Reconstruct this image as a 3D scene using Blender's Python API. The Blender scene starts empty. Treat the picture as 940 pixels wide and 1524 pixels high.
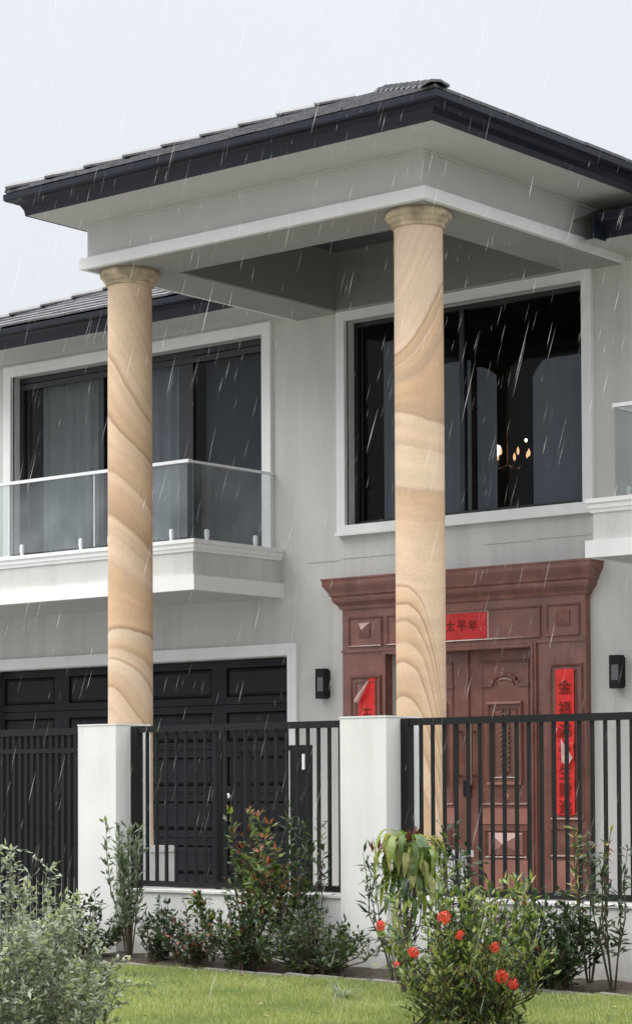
import bpy, math, random
from mathutils import Vector, Matrix
random.seed(7)
R_ = math.radians
SC = bpy.context.scene
COL = SC.collection

# ------------------------------------------------------------------ camera
# world origin = eye point of the photographer; the lawn lies 1.27 m below it, the house front is the plane Y = 19.5
YAW, PIT, ROL = 0.693246194, 0.0350620185, -0.00457602491
F = Vector((-math.sin(YAW)*math.cos(PIT), math.cos(YAW)*math.cos(PIT), math.sin(PIT)))
Rt = Vector((math.cos(YAW), math.sin(YAW), 0)); Up = Rt.cross(F)
R2 = Rt*math.cos(ROL)+Up*math.sin(ROL); U2 = -Rt*math.sin(ROL)+Up*math.cos(ROL)
cd = bpy.data.cameras.new('camera'); cam = bpy.data.objects.new('camera', cd); COL.objects.link(cam)
cam.matrix_world = Matrix(((R2.x, U2.x, -F.x, 0), (R2.y, U2.y, -F.y, 0), (R2.z, U2.z, -F.z, 0), (0, 0, 0, 1)))
cd.sensor_fit = 'HORIZONTAL'; cd.sensor_width = 36; cd.lens = 3419.36/940*36
cd.shift_y = (1054.62-762)/940; cd.clip_start = .05; cd.clip_end = 3000
SC.camera = cam

# ------------------------------------------------------------------ sky, sun, exposure (rainy, overcast)
SUN_EL, SUN_AZ = R_(52), R_(50)       # azimuth measured from -Y towards -X
w = bpy.data.worlds.new('World'); SC.world = w; w.use_nodes = True
nt = w.node_tree; nt.nodes.clear()
def N(nt, t, **k):
    n = nt.nodes.new(t)
    for a, b in k.items(): setattr(n, a, b)
    return n
out = N(nt, 'ShaderNodeOutputWorld'); bg = N(nt, 'ShaderNodeBackground'); bg.inputs[1].default_value = .1
sky = N(nt, 'ShaderNodeTexSky', sky_type='NISHITA'); sky.sun_disc = False; sky.sun_elevation = SUN_EL
sky.sun_rotation = math.pi+SUN_AZ; sky.dust_density = 4; sky.air_density = 1.2
geo = N(nt, 'ShaderNodeTexCoord'); sep = N(nt, 'ShaderNodeSeparateXYZ'); nt.links.new(geo.outputs['Generated'], sep.inputs[0])
cr = N(nt, 'ShaderNodeValToRGB'); nt.links.new(sep.outputs[2], cr.inputs[0])
e = cr.color_ramp.elements
e[0].position = 0; e[0].color = (.288, .30, .322, 1); e[1].position = 1; e[1].color = (1.6, 1.58, 1.55, 1)
q = e.new(.33); q.color = (.312, .325, .349, 1)
cn = N(nt, 'ShaderNodeTexNoise'); cn.inputs['Scale'].default_value = 2.2; cn.inputs['Detail'].default_value = 4
nt.links.new(geo.outputs['Generated'], cn.inputs[0])
cm = N(nt, 'ShaderNodeMapRange'); cm.inputs['To Min'].default_value = 21; cm.inputs['To Max'].default_value = 24
nt.links.new(cn.outputs[0], cm.inputs[0])
vm = N(nt, 'ShaderNodeVectorMath', operation='SCALE'); nt.links.new(cr.outputs[0], vm.inputs[0]); nt.links.new(cm.outputs[0], vm.inputs['Scale'])
mx = N(nt, 'ShaderNodeMix', data_type='RGBA'); mx.inputs[0].default_value = .97
nt.links.new(sky.outputs[0], mx.inputs[6]); nt.links.new(vm.outputs[0], mx.inputs[7])
nt.links.new(mx.outputs[2], bg.inputs[0]); nt.links.new(bg.outputs[0], out.inputs[0])
sd = bpy.data.lights.new('sun', 'SUN'); sd.energy = 1.5; sd.angle = R_(35); sd.color = (1, .97, .93)
so = bpy.data.objects.new('sun', sd); COL.objects.link(so)
sdir = Vector((-math.sin(SUN_AZ)*math.cos(SUN_EL), -math.cos(SUN_AZ)*math.cos(SUN_EL), math.sin(SUN_EL)))
so.rotation_euler = sdir.to_track_quat('Z', 'Y').to_euler(); so.location = (0, 0, 30)
SC.view_settings.view_transform = 'Standard'; SC.view_settings.look = 'None'; SC.view_settings.gamma = 1
SC.view_settings.exposure = 0.28
SC.cycles.max_bounces = 8; SC.cycles.transparent_max_bounces = 24

# ------------------------------------------------------------------ materials
MATS = {}
def mat(name, col, rough=.7, spec=.5, metal=0, var=.12, scale=3.0, bump=0.0, bscale=80, coat=0, streak=0, detail=5, splash=0):
    m = bpy.data.materials.new(name); m.use_nodes = True; t = m.node_tree; p = t.nodes['Principled BSDF']
    tc = N(t, 'ShaderNodeTexCoord'); geo = N(t, 'ShaderNodeNewGeometry')
    n = N(t, 'ShaderNodeTexNoise'); n.inputs['Scale'].default_value = scale; n.inputs['Detail'].default_value = detail
    t.links.new(geo.outputs['Position'], n.inputs[0])
    mr = N(t, 'ShaderNodeMapRange'); mr.inputs[1].default_value = .3; mr.inputs[2].default_value = .7
    mr.inputs['To Min'].default_value = 1-var; mr.inputs['To Max'].default_value = 1+var
    t.links.new(n.outputs[0], mr.inputs[0]); last = mr.outputs[0]
    if streak:
        mp = N(t, 'ShaderNodeMapping'); mp.inputs['Scale'].default_value = (7, 7, .5); t.links.new(geo.outputs['Position'], mp.inputs[0])
        n3 = N(t, 'ShaderNodeTexNoise'); n3.inputs['Scale'].default_value = 1; n3.inputs['Detail'].default_value = 4; t.links.new(mp.outputs[0], n3.inputs[0])
        r3 = N(t, 'ShaderNodeMapRange'); r3.inputs[1].default_value = .45; r3.inputs[2].default_value = .8; r3.inputs['To Min'].default_value = 1; r3.inputs['To Max'].default_value = 1-streak
        t.links.new(n3.outputs[0], r3.inputs[0]); mm = N(t, 'ShaderNodeMath', operation='MULTIPLY')
        t.links.new(last, mm.inputs[0]); t.links.new(r3.outputs[0], mm.inputs[1]); last = mm.outputs[0]
    v = N(t, 'ShaderNodeVectorMath', operation='SCALE'); v.inputs[0].default_value = col[:3]
    t.links.new(last, v.inputs['Scale']); t.links.new(v.outputs[0], p.inputs['Base Color'])
    if splash:   # mud splashed up the foot of the wall by rain, a stain with its own ragged outline
        sz = N(t, 'ShaderNodeSeparateXYZ'); t.links.new(geo.outputs['Position'], sz.inputs[0])
        ms = N(t, 'ShaderNodeMapRange'); ms.inputs[1].default_value = -1.28; ms.inputs[2].default_value = -.95; ms.inputs['To Min'].default_value = 1; ms.inputs['To Max'].default_value = 0; t.links.new(sz.outputs[2], ms.inputs[0])
        n4 = N(t, 'ShaderNodeTexNoise'); n4.inputs['Scale'].default_value = 22; n4.inputs['Detail'].default_value = 6; t.links.new(geo.outputs['Position'], n4.inputs[0])
        m4 = N(t, 'ShaderNodeMath', operation='MULTIPLY'); t.links.new(ms.outputs[0], m4.inputs[0]); t.links.new(n4.outputs[0], m4.inputs[1])
        m5 = N(t, 'ShaderNodeMath', operation='MULTIPLY'); t.links.new(m4.outputs[0], m5.inputs[0]); m5.inputs[1].default_value = splash
        mxs = N(t, 'ShaderNodeMix', data_type='RGBA'); t.links.new(m5.outputs[0], mxs.inputs[0]); t.links.new(v.outputs[0], mxs.inputs[6]); mxs.inputs[7].default_value = (.16, .12, .085, 1)
        t.links.new(mxs.outputs[2], p.inputs['Base Color'])
    p.inputs['Roughness'].default_value = rough; p.inputs['Specular IOR Level'].default_value = spec; p.inputs['Metallic'].default_value = metal
    p.inputs['Coat Weight'].default_value = coat; p.inputs['Coat Roughness'].default_value = .12
    if bump:
        n2 = N(t, 'ShaderNodeTexNoise'); n2.inputs['Scale'].default_value = bscale; n2.inputs['Detail'].default_value = 3
        t.links.new(geo.outputs['Position'], n2.inputs[0]); b = N(t, 'ShaderNodeBump'); b.inputs['Strength'].default_value = bump; b.inputs['Distance'].default_value = .01
        t.links.new(n2.outputs[0], b.inputs['Height']); t.links.new(b.outputs[0], p.inputs['Normal'])
    MATS[name] = m
    return m
M = {}
M['wall'] = mat('render_wall', (.585, .58, .56), .8, .3, var=.06, scale=.8, bump=.3, bscale=120, streak=.12)
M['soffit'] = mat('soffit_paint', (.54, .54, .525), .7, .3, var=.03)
M['ceiling'] = mat('recess_dark_grey', (.23, .23, .217), .7, .3, var=.03)
M['undershade'] = mat('beam_underside_shade', (.34, .34, .325), .7, .3, var=.04)  # shade under the beams, put into a darker colour
M['trim'] = mat('trim_white', (.80, .81, .80), .6, .4, var=.03, streak=.05)
M['fencewall'] = mat('fence_white', (.66, .665, .652), .75, .3, var=.05, scale=2, bump=.2, bscale=100, streak=.10, splash=.75)
M['gutter'] = mat('gutter_blue_black', (.012, .015, .026), .38, .3, var=.15)
M['tile'] = mat('roof_tile_grey', (.085, .088, .095), .35, .5, var=.35, scale=9, bump=.3, bscale=60)
M['tile2'] = mat('roof_cap_grey', (.11, .113, .12), .35, .5, var=.3, scale=9, bump=.3, bscale=60)
M['black'] = mat('black_powdercoat', (.010, .011, .011), .5, .22, var=.15)
M['frame'] = mat('window_frame_black', (.014, .016, .020), .4, .5)
M['garage'] = mat('garage_black', (.017, .019, .023), .6, .2, var=.2, streak=.2)
M['alu'] = mat('handrail_silver', (.80, .81, .82), .35, .5, metal=.15, var=.05)
M['door'] = mat('door_brown', (.198, .086, .065), .22, .55, var=.22, scale=6, bump=.12, bscale=45)
M['door_light'] = mat('door_lighter_brown', (.34, .15, .115), .3, .6, var=.12, scale=6)  # lighter brown for door bands, panels, bosses and edge strips
M['door_dark'] = mat('door_dark_groove', (.06, .028, .022), .4, .5)
M['carve'] = mat('door_carving', (.20, .12, .085), .35, .5, var=.5, scale=40)
M['bronze'] = mat('handle_bronze', (.30, .20, .16), .25, .5, metal=.7)
M['red'] = mat('red_paper', (.70, .028, .024), .55, .4, var=.15, scale=12, bump=.4, bscale=25)
M['redtop'] = mat('red_paper_faded', (.50, .020, .018), .55, .4, var=.15, scale=12)
M['papback'] = mat('paper_back_pale', (.62, .40, .38), .6, .3, var=.2, scale=20)
M['ink'] = mat('ink_dark', (.17, .018, .010), .6, .3)
M['capital'] = mat('capital_stone', (.50, .40, .28), .75, .3, var=.35, scale=9, bump=.5, bscale=60, streak=.3)
M['curtain'] = mat('curtain_grey', (.54, .56, .60), .9, .1, var=.06, scale=2)
M['blind'] = mat('blind_dark', (.17, .18, .20), .9, .1, var=.05)
M['curtain2'] = mat('curtain_light', (.60, .61, .60), .9, .1, var=.08, scale=2)
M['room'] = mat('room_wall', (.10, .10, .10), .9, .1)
M['paving'] = mat('yard_paving', (.19, .188, .18), .35, .5, var=.15, scale=4, bump=.2)
M['drive'] = mat('driveway_concrete', (.26, .265, .26), .3, .5, var=.2, scale=3, bump=.2)
M['asphalt'] = mat('road_asphalt', (.05, .05, .052), .35, .5, var=.2, bump=.3)
M['earth'] = mat('suburban_ground', (.20, .20, .185), .7, .3, var=.25, scale=.3)
M['kerb'] = mat('kerb_concrete', (.33, .33, .32), .6, .4, var=.15)
M['soil'] = mat('garden_soil', (.045, .034, .026), .75, .3, var=.5, scale=14, bump=1, bscale=40)
M['edging'] = mat('edging_stone', (.20, .19, .18), .6, .4, var=.3, scale=10)
M['stem'] = mat('stem_brown', (.07, .055, .04), .8, .2, var=.3)
M['stem_pale'] = mat('stem_pale_misty', (.16, .16, .13), .8, .2, var=.3)  # paled twigs, foreground mist put into the stem colour
M['lamplens'] = mat('lamp_lens', (.10, .105, .11), .15, .6)

def leafmat(name, col, var=.35, trans=.35, rough=.38):
    m = mat(name, col, rough, .5, var=var, scale=25)
    t = m.node_tree; p = t.nodes['Principled BSDF']; o = t.nodes['Material Output']
    tr = N(t, 'ShaderNodeBsdfTranslucent'); tr.inputs[0].default_value = (col[0]*1.5, col[1]*1.5, col[2]*.8, 1)
    x = N(t, 'ShaderNodeMixShader'); x.inputs[0].default_value = trans
    t.links.new(p.outputs[0], x.inputs[1]); t.links.new(tr.outputs[0], x.inputs[2]); t.links.new(x.outputs[0], o.inputs[0])
    return m
M['leaf_dark'] = leafmat('leaf_dark', (.030, .058, .022))
M['leaf_deep'] = leafmat('leaf_deep', (.018, .034, .018))
M['leaf_mid'] = leafmat('leaf_mid', (.075, .125, .035))
M['leaf_light'] = leafmat('leaf_light', (.20, .26, .07))
M['leaf_olive'] = leafmat('leaf_olive', (.29, .29, .11))
M['leaf_grey'] = leafmat('leaf_greygreen', (.105, .135, .10))
M['leaf_grey2'] = leafmat('leaf_greygreen_pale', (.20, .24, .18))
M['leaf_mist'] = leafmat('leaf_pale_misty', (.33, .38, .30))  # mist over the foreground painted into the pale leaf colour
M['leaf_red'] = leafmat('leaf_new_red', (.30, .10, .055))
M['leaf_rust'] = leafmat('leaf_rust', (.10, .035, .025))
M['petal'] = leafmat('petal_red', (.66, .075, .05), var=.2)
M['grass'] = leafmat('grass_blade', (.18, .235, .09), var=.3)
M['grass2'] = leafmat('grass_blade_pale', (.33, .36, .15), var=.3)

def lawn_mat():
    m = mat('lawn', (.14, .17, .07), .85, .2, var=.3, scale=3, bump=.8, bscale=90); return m
M['lawn'] = lawn_mat()

def glass(name, tint, base=.04, rough=.0, sheen=0, sheencol=(.6, .66, .66), fg=1.0):
    m = bpy.data.materials.new(name); m.use_nodes = True; t = m.node_tree; t.nodes.clear()
    o = N(t, 'ShaderNodeOutputMaterial'); tr = N(t, 'ShaderNodeBsdfTransparent'); tr.inputs[0].default_value = (*tint, 1)
    g = N(t, 'ShaderNodeBsdfGlossy'); g.inputs['Roughness'].default_value = rough; g.inputs[0].default_value = (fg, fg, fg, 1)
    fr = N(t, 'ShaderNodeFresnel'); fr.inputs[0].default_value = 1.45
    ns = N(t, 'ShaderNodeTexNoise'); ns.inputs['Scale'].default_value = 3
    x = N(t, 'ShaderNodeMixShader'); gb = N(t, 'ShaderNodeNewGeometry'); mk = N(t, 'ShaderNodeMath', operation='SUBTRACT'); mk.inputs[0].default_value = 1; t.links.new(gb.outputs['Backfacing'], mk.inputs[1])
    mf = N(t, 'ShaderNodeMath', operation='MULTIPLY'); t.links.new(fr.outputs[0], mf.inputs[0]); t.links.new(mk.outputs[0], mf.inputs[1]); t.links.new(mf.outputs[0], x.inputs[0])
    s = tr.outputs[0]
    if sheen:  # uneven pale veil stands in for bright reflections on the glass
        d = N(t, 'ShaderNodeBsdfDiffuse'); d.inputs[0].default_value = (*sheencol, 1)
        y = N(t, 'ShaderNodeMixShader'); gp = N(t, 'ShaderNodeNewGeometry'); t.links.new(gp.outputs['Position'], ns.inputs[0])
        ns.inputs['Scale'].default_value = 1.6; ns.inputs['Detail'].default_value = 3
        mr = N(t, 'ShaderNodeMapRange'); mr.inputs[1].default_value = .35; mr.inputs[2].default_value = .75; mr.inputs['To Min'].default_value = sheen*.45; mr.inputs['To Max'].default_value = sheen*1.6
        t.links.new(ns.outputs[0], mr.inputs[0]); t.links.new(mr.outputs[0], y.inputs[0])
        t.links.new(s, y.inputs[1]); t.links.new(d.outputs[0], y.inputs[2]); s = y.outputs[0]
    t.links.new(s, x.inputs[1]); t.links.new(g.outputs[0], x.inputs[2]); t.links.new(x.outputs[0], o.inputs[0])
    return m
M['pane'] = glass('window_pane_dark', (.67, .69, .71), rough=.02, fg=.3)
M['pane1'] = glass('window_pane_grey', (.70, .72, .73), rough=.02, fg=.35)
M['bglass'] = glass('balustrade_glass', (.86, .885, .885), sheen=.09, fg=.9, sheencol=(.66, .72, .76))
M['rain'] = None
m = bpy.data.materials.new('rain_water'); m.use_nodes = True; t = m.node_tree; t.nodes.clear()
o = N(t, 'ShaderNodeOutputMaterial'); a = N(t, 'ShaderNodeBsdfTransparent'); b = N(t, 'ShaderNodeBsdfDiffuse'); b.inputs[0].default_value = (.95, .95, .95, 1)
c = N(t, 'ShaderNodeBsdfTranslucent'); c.inputs[0].default_value = (.95, .95, .95, 1); x1 = N(t, 'ShaderNodeMixShader'); x2 = N(t, 'ShaderNodeMixShader')
x1.inputs[0].default_value = .5; x2.inputs[0].default_value = .24
t.links.new(b.outputs[0], x1.inputs[1]); t.links.new(c.outputs[0], x1.inputs[2]); t.links.new(a.outputs[0], x2.inputs[1]); t.links.new(x1.outputs[0], x2.inputs[2]); t.links.new(x2.outputs[0], o.inputs[0])
M['rain'] = m; m2 = m.copy(); m2.name = 'rain_faint'; M['rain2'] = m2
for n_ in m2.node_tree.nodes:
    if n_.type == 'MIX_SHADER' and abs(n_.inputs[0].default_value-.24) < .001: n_.inputs[0].default_value = .11
def emit(name, col, s):
    m = bpy.data.materials.new(name); m.use_nodes = True; t = m.node_tree; t.nodes.clear()
    o = N(t, 'ShaderNodeOutputMaterial'); e = N(t, 'ShaderNodeEmission'); e.inputs[0].default_value = (*col, 1); e.inputs[1].default_value = s
    t.links.new(e.outputs[0], o.inputs[0]); return m
M['bulb'] = emit('bulb_warm', (1, .82, .55), 14); M['bulb2'] = emit('bulb_amber', (1, .50, .25), 2.2)

def sandstone(name, cx, cy, r, stops, slopes, bulge, low=None):
    """Cross-bedded sandstone: a field f = height - slope*u - bulge*v cuts the shaft in tilted beds; stops = [(f, colour)].
    low = (z switch, stops, curve) for a lower block with nested curved beds."""
    m = bpy.data.materials.new(name); m.use_nodes = True; t = m.node_tree; p = t.nodes['Principled BSDF']; L = t.links.new
    geo = N(t, 'ShaderNodeNewGeometry')
    def vec(a): 
        n = N(t, 'ShaderNodeCombineXYZ'); 
        for i in range(3): n.inputs[i].default_value = a[i]
        return n.outputs[0]
    def V(op, a, b):
        n = N(t, 'ShaderNodeVectorMath', operation=op); L(a, n.inputs[0])
        if isinstance(b, tuple): n.inputs[1].default_value = b
        else: L(b, n.inputs[1])
        return n
    def S(op, a, b=0, c=None):
        n = N(t, 'ShaderNodeMath', operation=op)
        for i, q in enumerate((a, b, c)):
            if q is None: continue
            if isinstance(q, (int, float)): n.inputs[i].default_value = q
            else: L(q, n.inputs[i])
        return n.outputs[0]
    d = V('SUBTRACT', geo.outputs['Position'], (cx, cy, 0)).outputs[0]
    u = V('DOT_PRODUCT', d, (Rt.x/r, Rt.y/r, 0)).outputs['Value']
    v = V('DOT_PRODUCT', d, (-F.x/r, -F.y/r, 0)).outputs['Value']
    z = V('DOT_PRODUCT', d, (0, 0, 1)).outputs['Value']
    ns = N(t, 'ShaderNodeTexNoise'); ns.inputs['Scale'].default_value = 1.3; ns.inputs['Detail'].default_value = 1; L(d, ns.inputs[0])
    wob = S('MULTIPLY', S('SUBTRACT', ns.outputs[0], .5), .22)
    ns2 = N(t, 'ShaderNodeTexNoise'); ns2.inputs['Scale'].default_value = 9; ns2.inputs['Detail'].default_value = 3; L(d, ns2.inputs[0])
    wob = S('ADD', wob, S('MULTIPLY', S('SUBTRACT', ns2.outputs[0], .5), .035))
    def ramp(f, stops):
        z0 = stops[0][0]; z1 = stops[-1][0]
        k = S('DIVIDE', S('SUBTRACT', f, z0), z1-z0)
        c = N(t, 'ShaderNodeValToRGB'); L(k, c.inputs[0]); e = c.color_ramp.elements
        for i, (fz, col) in enumerate(stops):
            pos = (fz-z0)/(z1-z0)
            q = e[i] if i < 2 else e.new(pos)
            q.position = pos; q.color = (*col, 1)
        return c.outputs[0]
    sr = N(t, 'ShaderNodeValToRGB'); L(S('DIVIDE', S('ADD', z, 1.5), 7.0), sr.inputs[0]); e = sr.color_ramp.elements
    for i, (zz_, a_) in enumerate(slopes):
        q = e[i] if i < 2 else e.new((zz_+1.5)/7)
        q.position = (zz_+1.5)/7; q.color = (a_+.5,)*3+(1,)
    slope = S('SUBTRACT', sr.outputs[0], .5)
    f = S('ADD', S('ADD', z, S('MULTIPLY', u, slope)), S('ADD', S('MULTIPLY', v, bulge), wob))
    colr = ramp(f, stops)
    if low:
        zz, st2, cv = low
        u1 = S('MAXIMUM', S('ADD', u, 1), 0)
        f2 = S('ADD', S('ADD', z, S('MULTIPLY', S('POWER', u1, 3.0), cv)), wob)
        mxx = N(t, 'ShaderNodeMix', data_type='RGBA'); sw = S('GREATER_THAN', S('ADD', z, S('MULTIPLY', wob, .3)), zz)
        L(sw, mxx.inputs[0]); L(ramp(f2, st2), mxx.inputs[6]); L(colr, mxx.inputs[7]); colr = mxx.outputs[2]
    g = N(t, 'ShaderNodeTexNoise'); g.inputs['Scale'].default_value = 3; g.inputs['Detail'].default_value = 6; L(d, g.inputs[0])
    gr = N(t, 'ShaderNodeMapRange'); gr.inputs[1].default_value = .3; gr.inputs[2].default_value = .7; gr.inputs['To Min'].default_value = .93; gr.inputs['To Max'].default_value = 1.05
    L(g.outputs[0], gr.inputs[0])
    w1 = N(t, 'ShaderNodeTexNoise', noise_dimensions='2D'); w1.inputs['Scale'].default_value = 1; w1.inputs['Detail'].default_value = 5
    cw = N(t, 'ShaderNodeCombineXYZ'); L(S('MULTIPLY', f, 9.0), cw.inputs[0]); L(S('MULTIPLY', u, .35), cw.inputs[1]); L(cw.outputs[0], w1.inputs[0])
    wr = N(t, 'ShaderNodeMapRange'); wr.inputs[1].default_value = .3; wr.inputs[2].default_value = .7; wr.inputs['To Min'].default_value = .92; wr.inputs['To Max'].default_value = 1.05; L(w1.outputs[0], wr.inputs[0])
    sp = N(t, 'ShaderNodeTexNoise'); sp.inputs['Scale'].default_value = 55; sp.inputs['Detail'].default_value = 5; L(d, sp.inputs[0])
    spr = N(t, 'ShaderNodeMapRange'); spr.inputs[1].default_value = .3; spr.inputs[2].default_value = .7; spr.inputs['To Min'].default_value = .93; spr.inputs['To Max'].default_value = 1.06; L(sp.outputs[0], spr.inputs[0])
    mgr = S('MULTIPLY', S('MULTIPLY', gr.outputs[0], spr.outputs[0]), wr.outputs[0])
    fin = N(t, 'ShaderNodeVectorMath', operation='SCALE'); L(colr, fin.inputs[0]); L(mgr, fin.inputs['Scale']); L(fin.outputs[0], p.inputs['Base Color'])
    p.inputs['Roughness'].default_value = .55; p.inputs['Specular IOR Level'].default_value = .35
    bn = N(t, 'ShaderNodeTexNoise'); bn.inputs['Scale'].default_value = 70; L(d, bn.inputs[0]); bb = N(t, 'ShaderNodeBump'); bb.inputs['Strength'].default_value = .2; bb.inputs['Distance'].default_value = .005
    L(bn.outputs[0], bb.inputs['Height']); L(bb.outputs[0], p.inputs['Normal'])
    return m

# ------------------------------------------------------------------ mesh helpers
WORLD = {}
class MB:
    def __init__(s): s.v = []; s.f = []; s.mi = []
    def add(s, vs, fs, mi=0):
        k = len(s.v); s.v += [tuple(a) for a in vs]; s.f += [tuple(i+k for i in f) for f in fs]; s.mi += [mi]*len(fs); return s
    def box(s, x0, x1, y0, y1, z0, z1, mi=0):
        x0, x1 = sorted((x0, x1)); y0, y1 = sorted((y0, y1)); z0, z1 = sorted((z0, z1))
        return s.add([(x0, y0, z0), (x1, y0, z0), (x1, y1, z0), (x0, y1, z0), (x0, y0, z1), (x1, y0, z1), (x1, y1, z1), (x0, y1, z1)],
              [(0, 3, 2, 1), (4, 5, 6, 7), (0, 1, 5, 4), (1, 2, 6, 5), (2, 3, 7, 6), (3, 0, 4, 7)], mi)
    def lathe(s, cx, cy, prof, n=48, mi=0):
        vs = []; fs = []
        for r, z in prof: vs += [(cx+r*math.cos(2*math.pi*i/n), cy+r*math.sin(2*math.pi*i/n), z) for i in range(n)]
        for j in range(len(prof)-1):
            for i in range(n): a = j*n+i; b = j*n+(i+1) % n; fs.append((a, b, b+n, a+n))
        fs.append(tuple(reversed(range(n)))); fs.append(tuple((len(prof)-1)*n+i for i in range(n)))
        return s.add(vs, fs, mi)
    def tube(s, pts, rad, n=6, mi=0):
        pts = [Vector(p) for p in pts]; vs = []; fs = []
        rs = rad if isinstance(rad, (list, tuple)) else [rad]*len(pts)
        for k, p in enumerate(pts):
            d = (pts[min(k+1, len(pts)-1)]-pts[max(k-1, 0)]).normalized()
            a = d.orthogonal().normalized(); b = d.cross(a)
            vs += [tuple(p+rs[k]*(a*math.cos(2*math.pi*i/n)+b*math.sin(2*math.pi*i/n))) for i in range(n)]
        for k in range(len(pts)-1):
            for i in range(n): a = k*n+i; b = k*n+(i+1) % n; fs.append((a, b, b+n, a+n))
        fs.append(tuple(reversed(range(n)))); fs.append(tuple((len(pts)-1)*n+i for i in range(n)))
        return s.add(vs, fs, mi)
    def sweep(s, prof, path, side=1, mi=0, caps=True):
        """prof = [(outward, z)], path = [(x, y)] horizontal, mitred; outward is to the right of travel (side=1)."""
        P = [Vector(p) for p in path]; n = len(prof); vs = []; fs = []
        for k, p in enumerate(P):
            ns = []
            for a, b in ((k-1, k), (k, k+1)):
                if a >= 0 and b < len(P): d = (P[b]-P[a]).normalized(); ns.append(Vector((d.y, -d.x))*-side)
            nn = ns[0] if len(ns) == 1 else (ns[0]+ns[1])/(1+ns[0].dot(ns[1]))
            vs += [(p.x+nn.x*o, p.y+nn.y*o, z) for o, z in prof]
        for k in range(len(P)-1):
            for i in range(n): a = k*n+i; b = k*n+(i+1) % n; fs.append((a, b, b+n, a+n))
        if caps: fs.append(tuple(range(n))); fs.append(tuple(reversed([(len(P)-1)*n+i for i in range(n)])))
        return s.add(vs, fs, mi)
    def build(s, name, mats, parent=None, smooth=False, **tags):
        o0 = WORLD.get(parent.name, Vector((0, 0, 0))) if parent else Vector((0, 0, 0))
        me = bpy.data.meshes.new(name); me.from_pydata([(a[0]-o0.x, a[1]-o0.y, a[2]-o0.z) for a in s.v], [], s.f)
        if not isinstance(mats, (list, tuple)): mats = [mats]
        for q in mats: me.materials.append(q)
        if len(mats) > 1: me.polygons.foreach_set('material_index', s.mi)
        if smooth:
            me.polygons.foreach_set('use_smooth', [True]*len(me.polygons))
            try: me.set_sharp_from_angle(angle=R_(38))
            except Exception: pass
        me.validate(); me.update()
        o = bpy.data.objects.new(name, me); COL.objects.link(o)
        if parent: o.parent = parent; WORLD[o.name] = o0.copy()
        for k, v in tags.items(): o[k] = v
        return o
def thing(name, loc, label, cat, group=None, **k):
    o = bpy.data.objects.new(name, None); COL.objects.link(o); o.location = loc; WORLD[o.name] = Vector(loc); o.empty_display_size = .2
    o['label'] = label; o['category'] = cat
    if group: o['group'] = group
    for a, b in k.items(): o[a] = b
    return o
def box(name, m, parent, *b, **k): return MB().box(*b).build(name, m, parent, **k)
def inst(src, name, parent, loc, rot=None, **tags):
    """copy of a part that shares its mesh; loc = world position of the mesh origin"""
    o = src.copy(); o.name = name; COL.objects.link(o); o.parent = parent
    o.location = Vector(loc)-WORLD.get(parent.name, Vector((0, 0, 0)))
    if rot: o.rotation_euler = rot
    for k, v in tags.items(): o[k] = v
    return o
def proto(mb, name, m, parent, loc, smooth=False):
    o = mb.build(name, m, None, smooth=smooth); o.parent = parent; o.location = Vector(loc)-WORLD[parent.name]; return o
def frame_ring(mb, x0, x1, z0, z1, y0, y1, wd, sides='LRTB', mi=0):
    t_ = z1-wd if 'T' in sides else z1; b_ = z0+wd if 'B' in sides else z0
    if 'T' in sides: mb.box(x0, x1, y0, y1, z1-wd, z1, mi)
    if 'B' in sides: mb.box(x0, x1, y0, y1, z0, z0+wd, mi)
    if 'L' in sides: mb.box(x0, x0+wd, y0, y1, b_, t_, mi)
    if 'R' in sides: mb.box(x1-wd, x1, y0, y1, b_, t_, mi)
    return mb
def wall_with_holes(mb, x0, x1, z0, z1, y0, y1, holes):
    xs = sorted({x0, x1, *[h[0] for h in holes], *[h[1] for h in holes]}); zs = sorted({z0, z1, *[h[2] for h in holes], *[h[3] for h in holes]})
    vi = {}
    def V(x, y, z):
        if (x, y, z) not in vi: vi[(x, y, z)] = len(mb.v); mb.v.append((x, y, z))
        return vi[(x, y, z)]
    solid = lambda i, j: 0 <= i < len(xs)-1 and 0 <= j < len(zs)-1 and not any(h[0] <= (xs[i]+xs[i+1])/2 <= h[1] and h[2] <= (zs[j]+zs[j+1])/2 <= h[3] for h in holes)
    def F4(*p): mb.f.append(tuple(V(*q) for q in p)); mb.mi.append(0)
    for i in range(len(xs)-1):
        for j in range(len(zs)-1):
            if not solid(i, j): continue
            a, b, c, d = xs[i], xs[i+1], zs[j], zs[j+1]
            F4((a, y0, c), (b, y0, c), (b, y0, d), (a, y0, d)); F4((a, y1, d), (b, y1, d), (b, y1, c), (a, y1, c))
            if not solid(i-1, j): F4((a, y0, c), (a, y0, d), (a, y1, d), (a, y1, c))
            if not solid(i+1, j): F4((b, y0, d), (b, y0, c), (b, y1, c), (b, y1, d))
            if not solid(i, j-1): F4((a, y0, c), (a, y1, c), (b, y1, c), (b, y0, c))
            if not solid(i, j+1): F4((a, y0, d), (b, y0, d), (b, y1, d), (a, y1, d))
    return mb
LAWN = -1.27; FLOOR = -1.07; YW = 19.5

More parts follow.
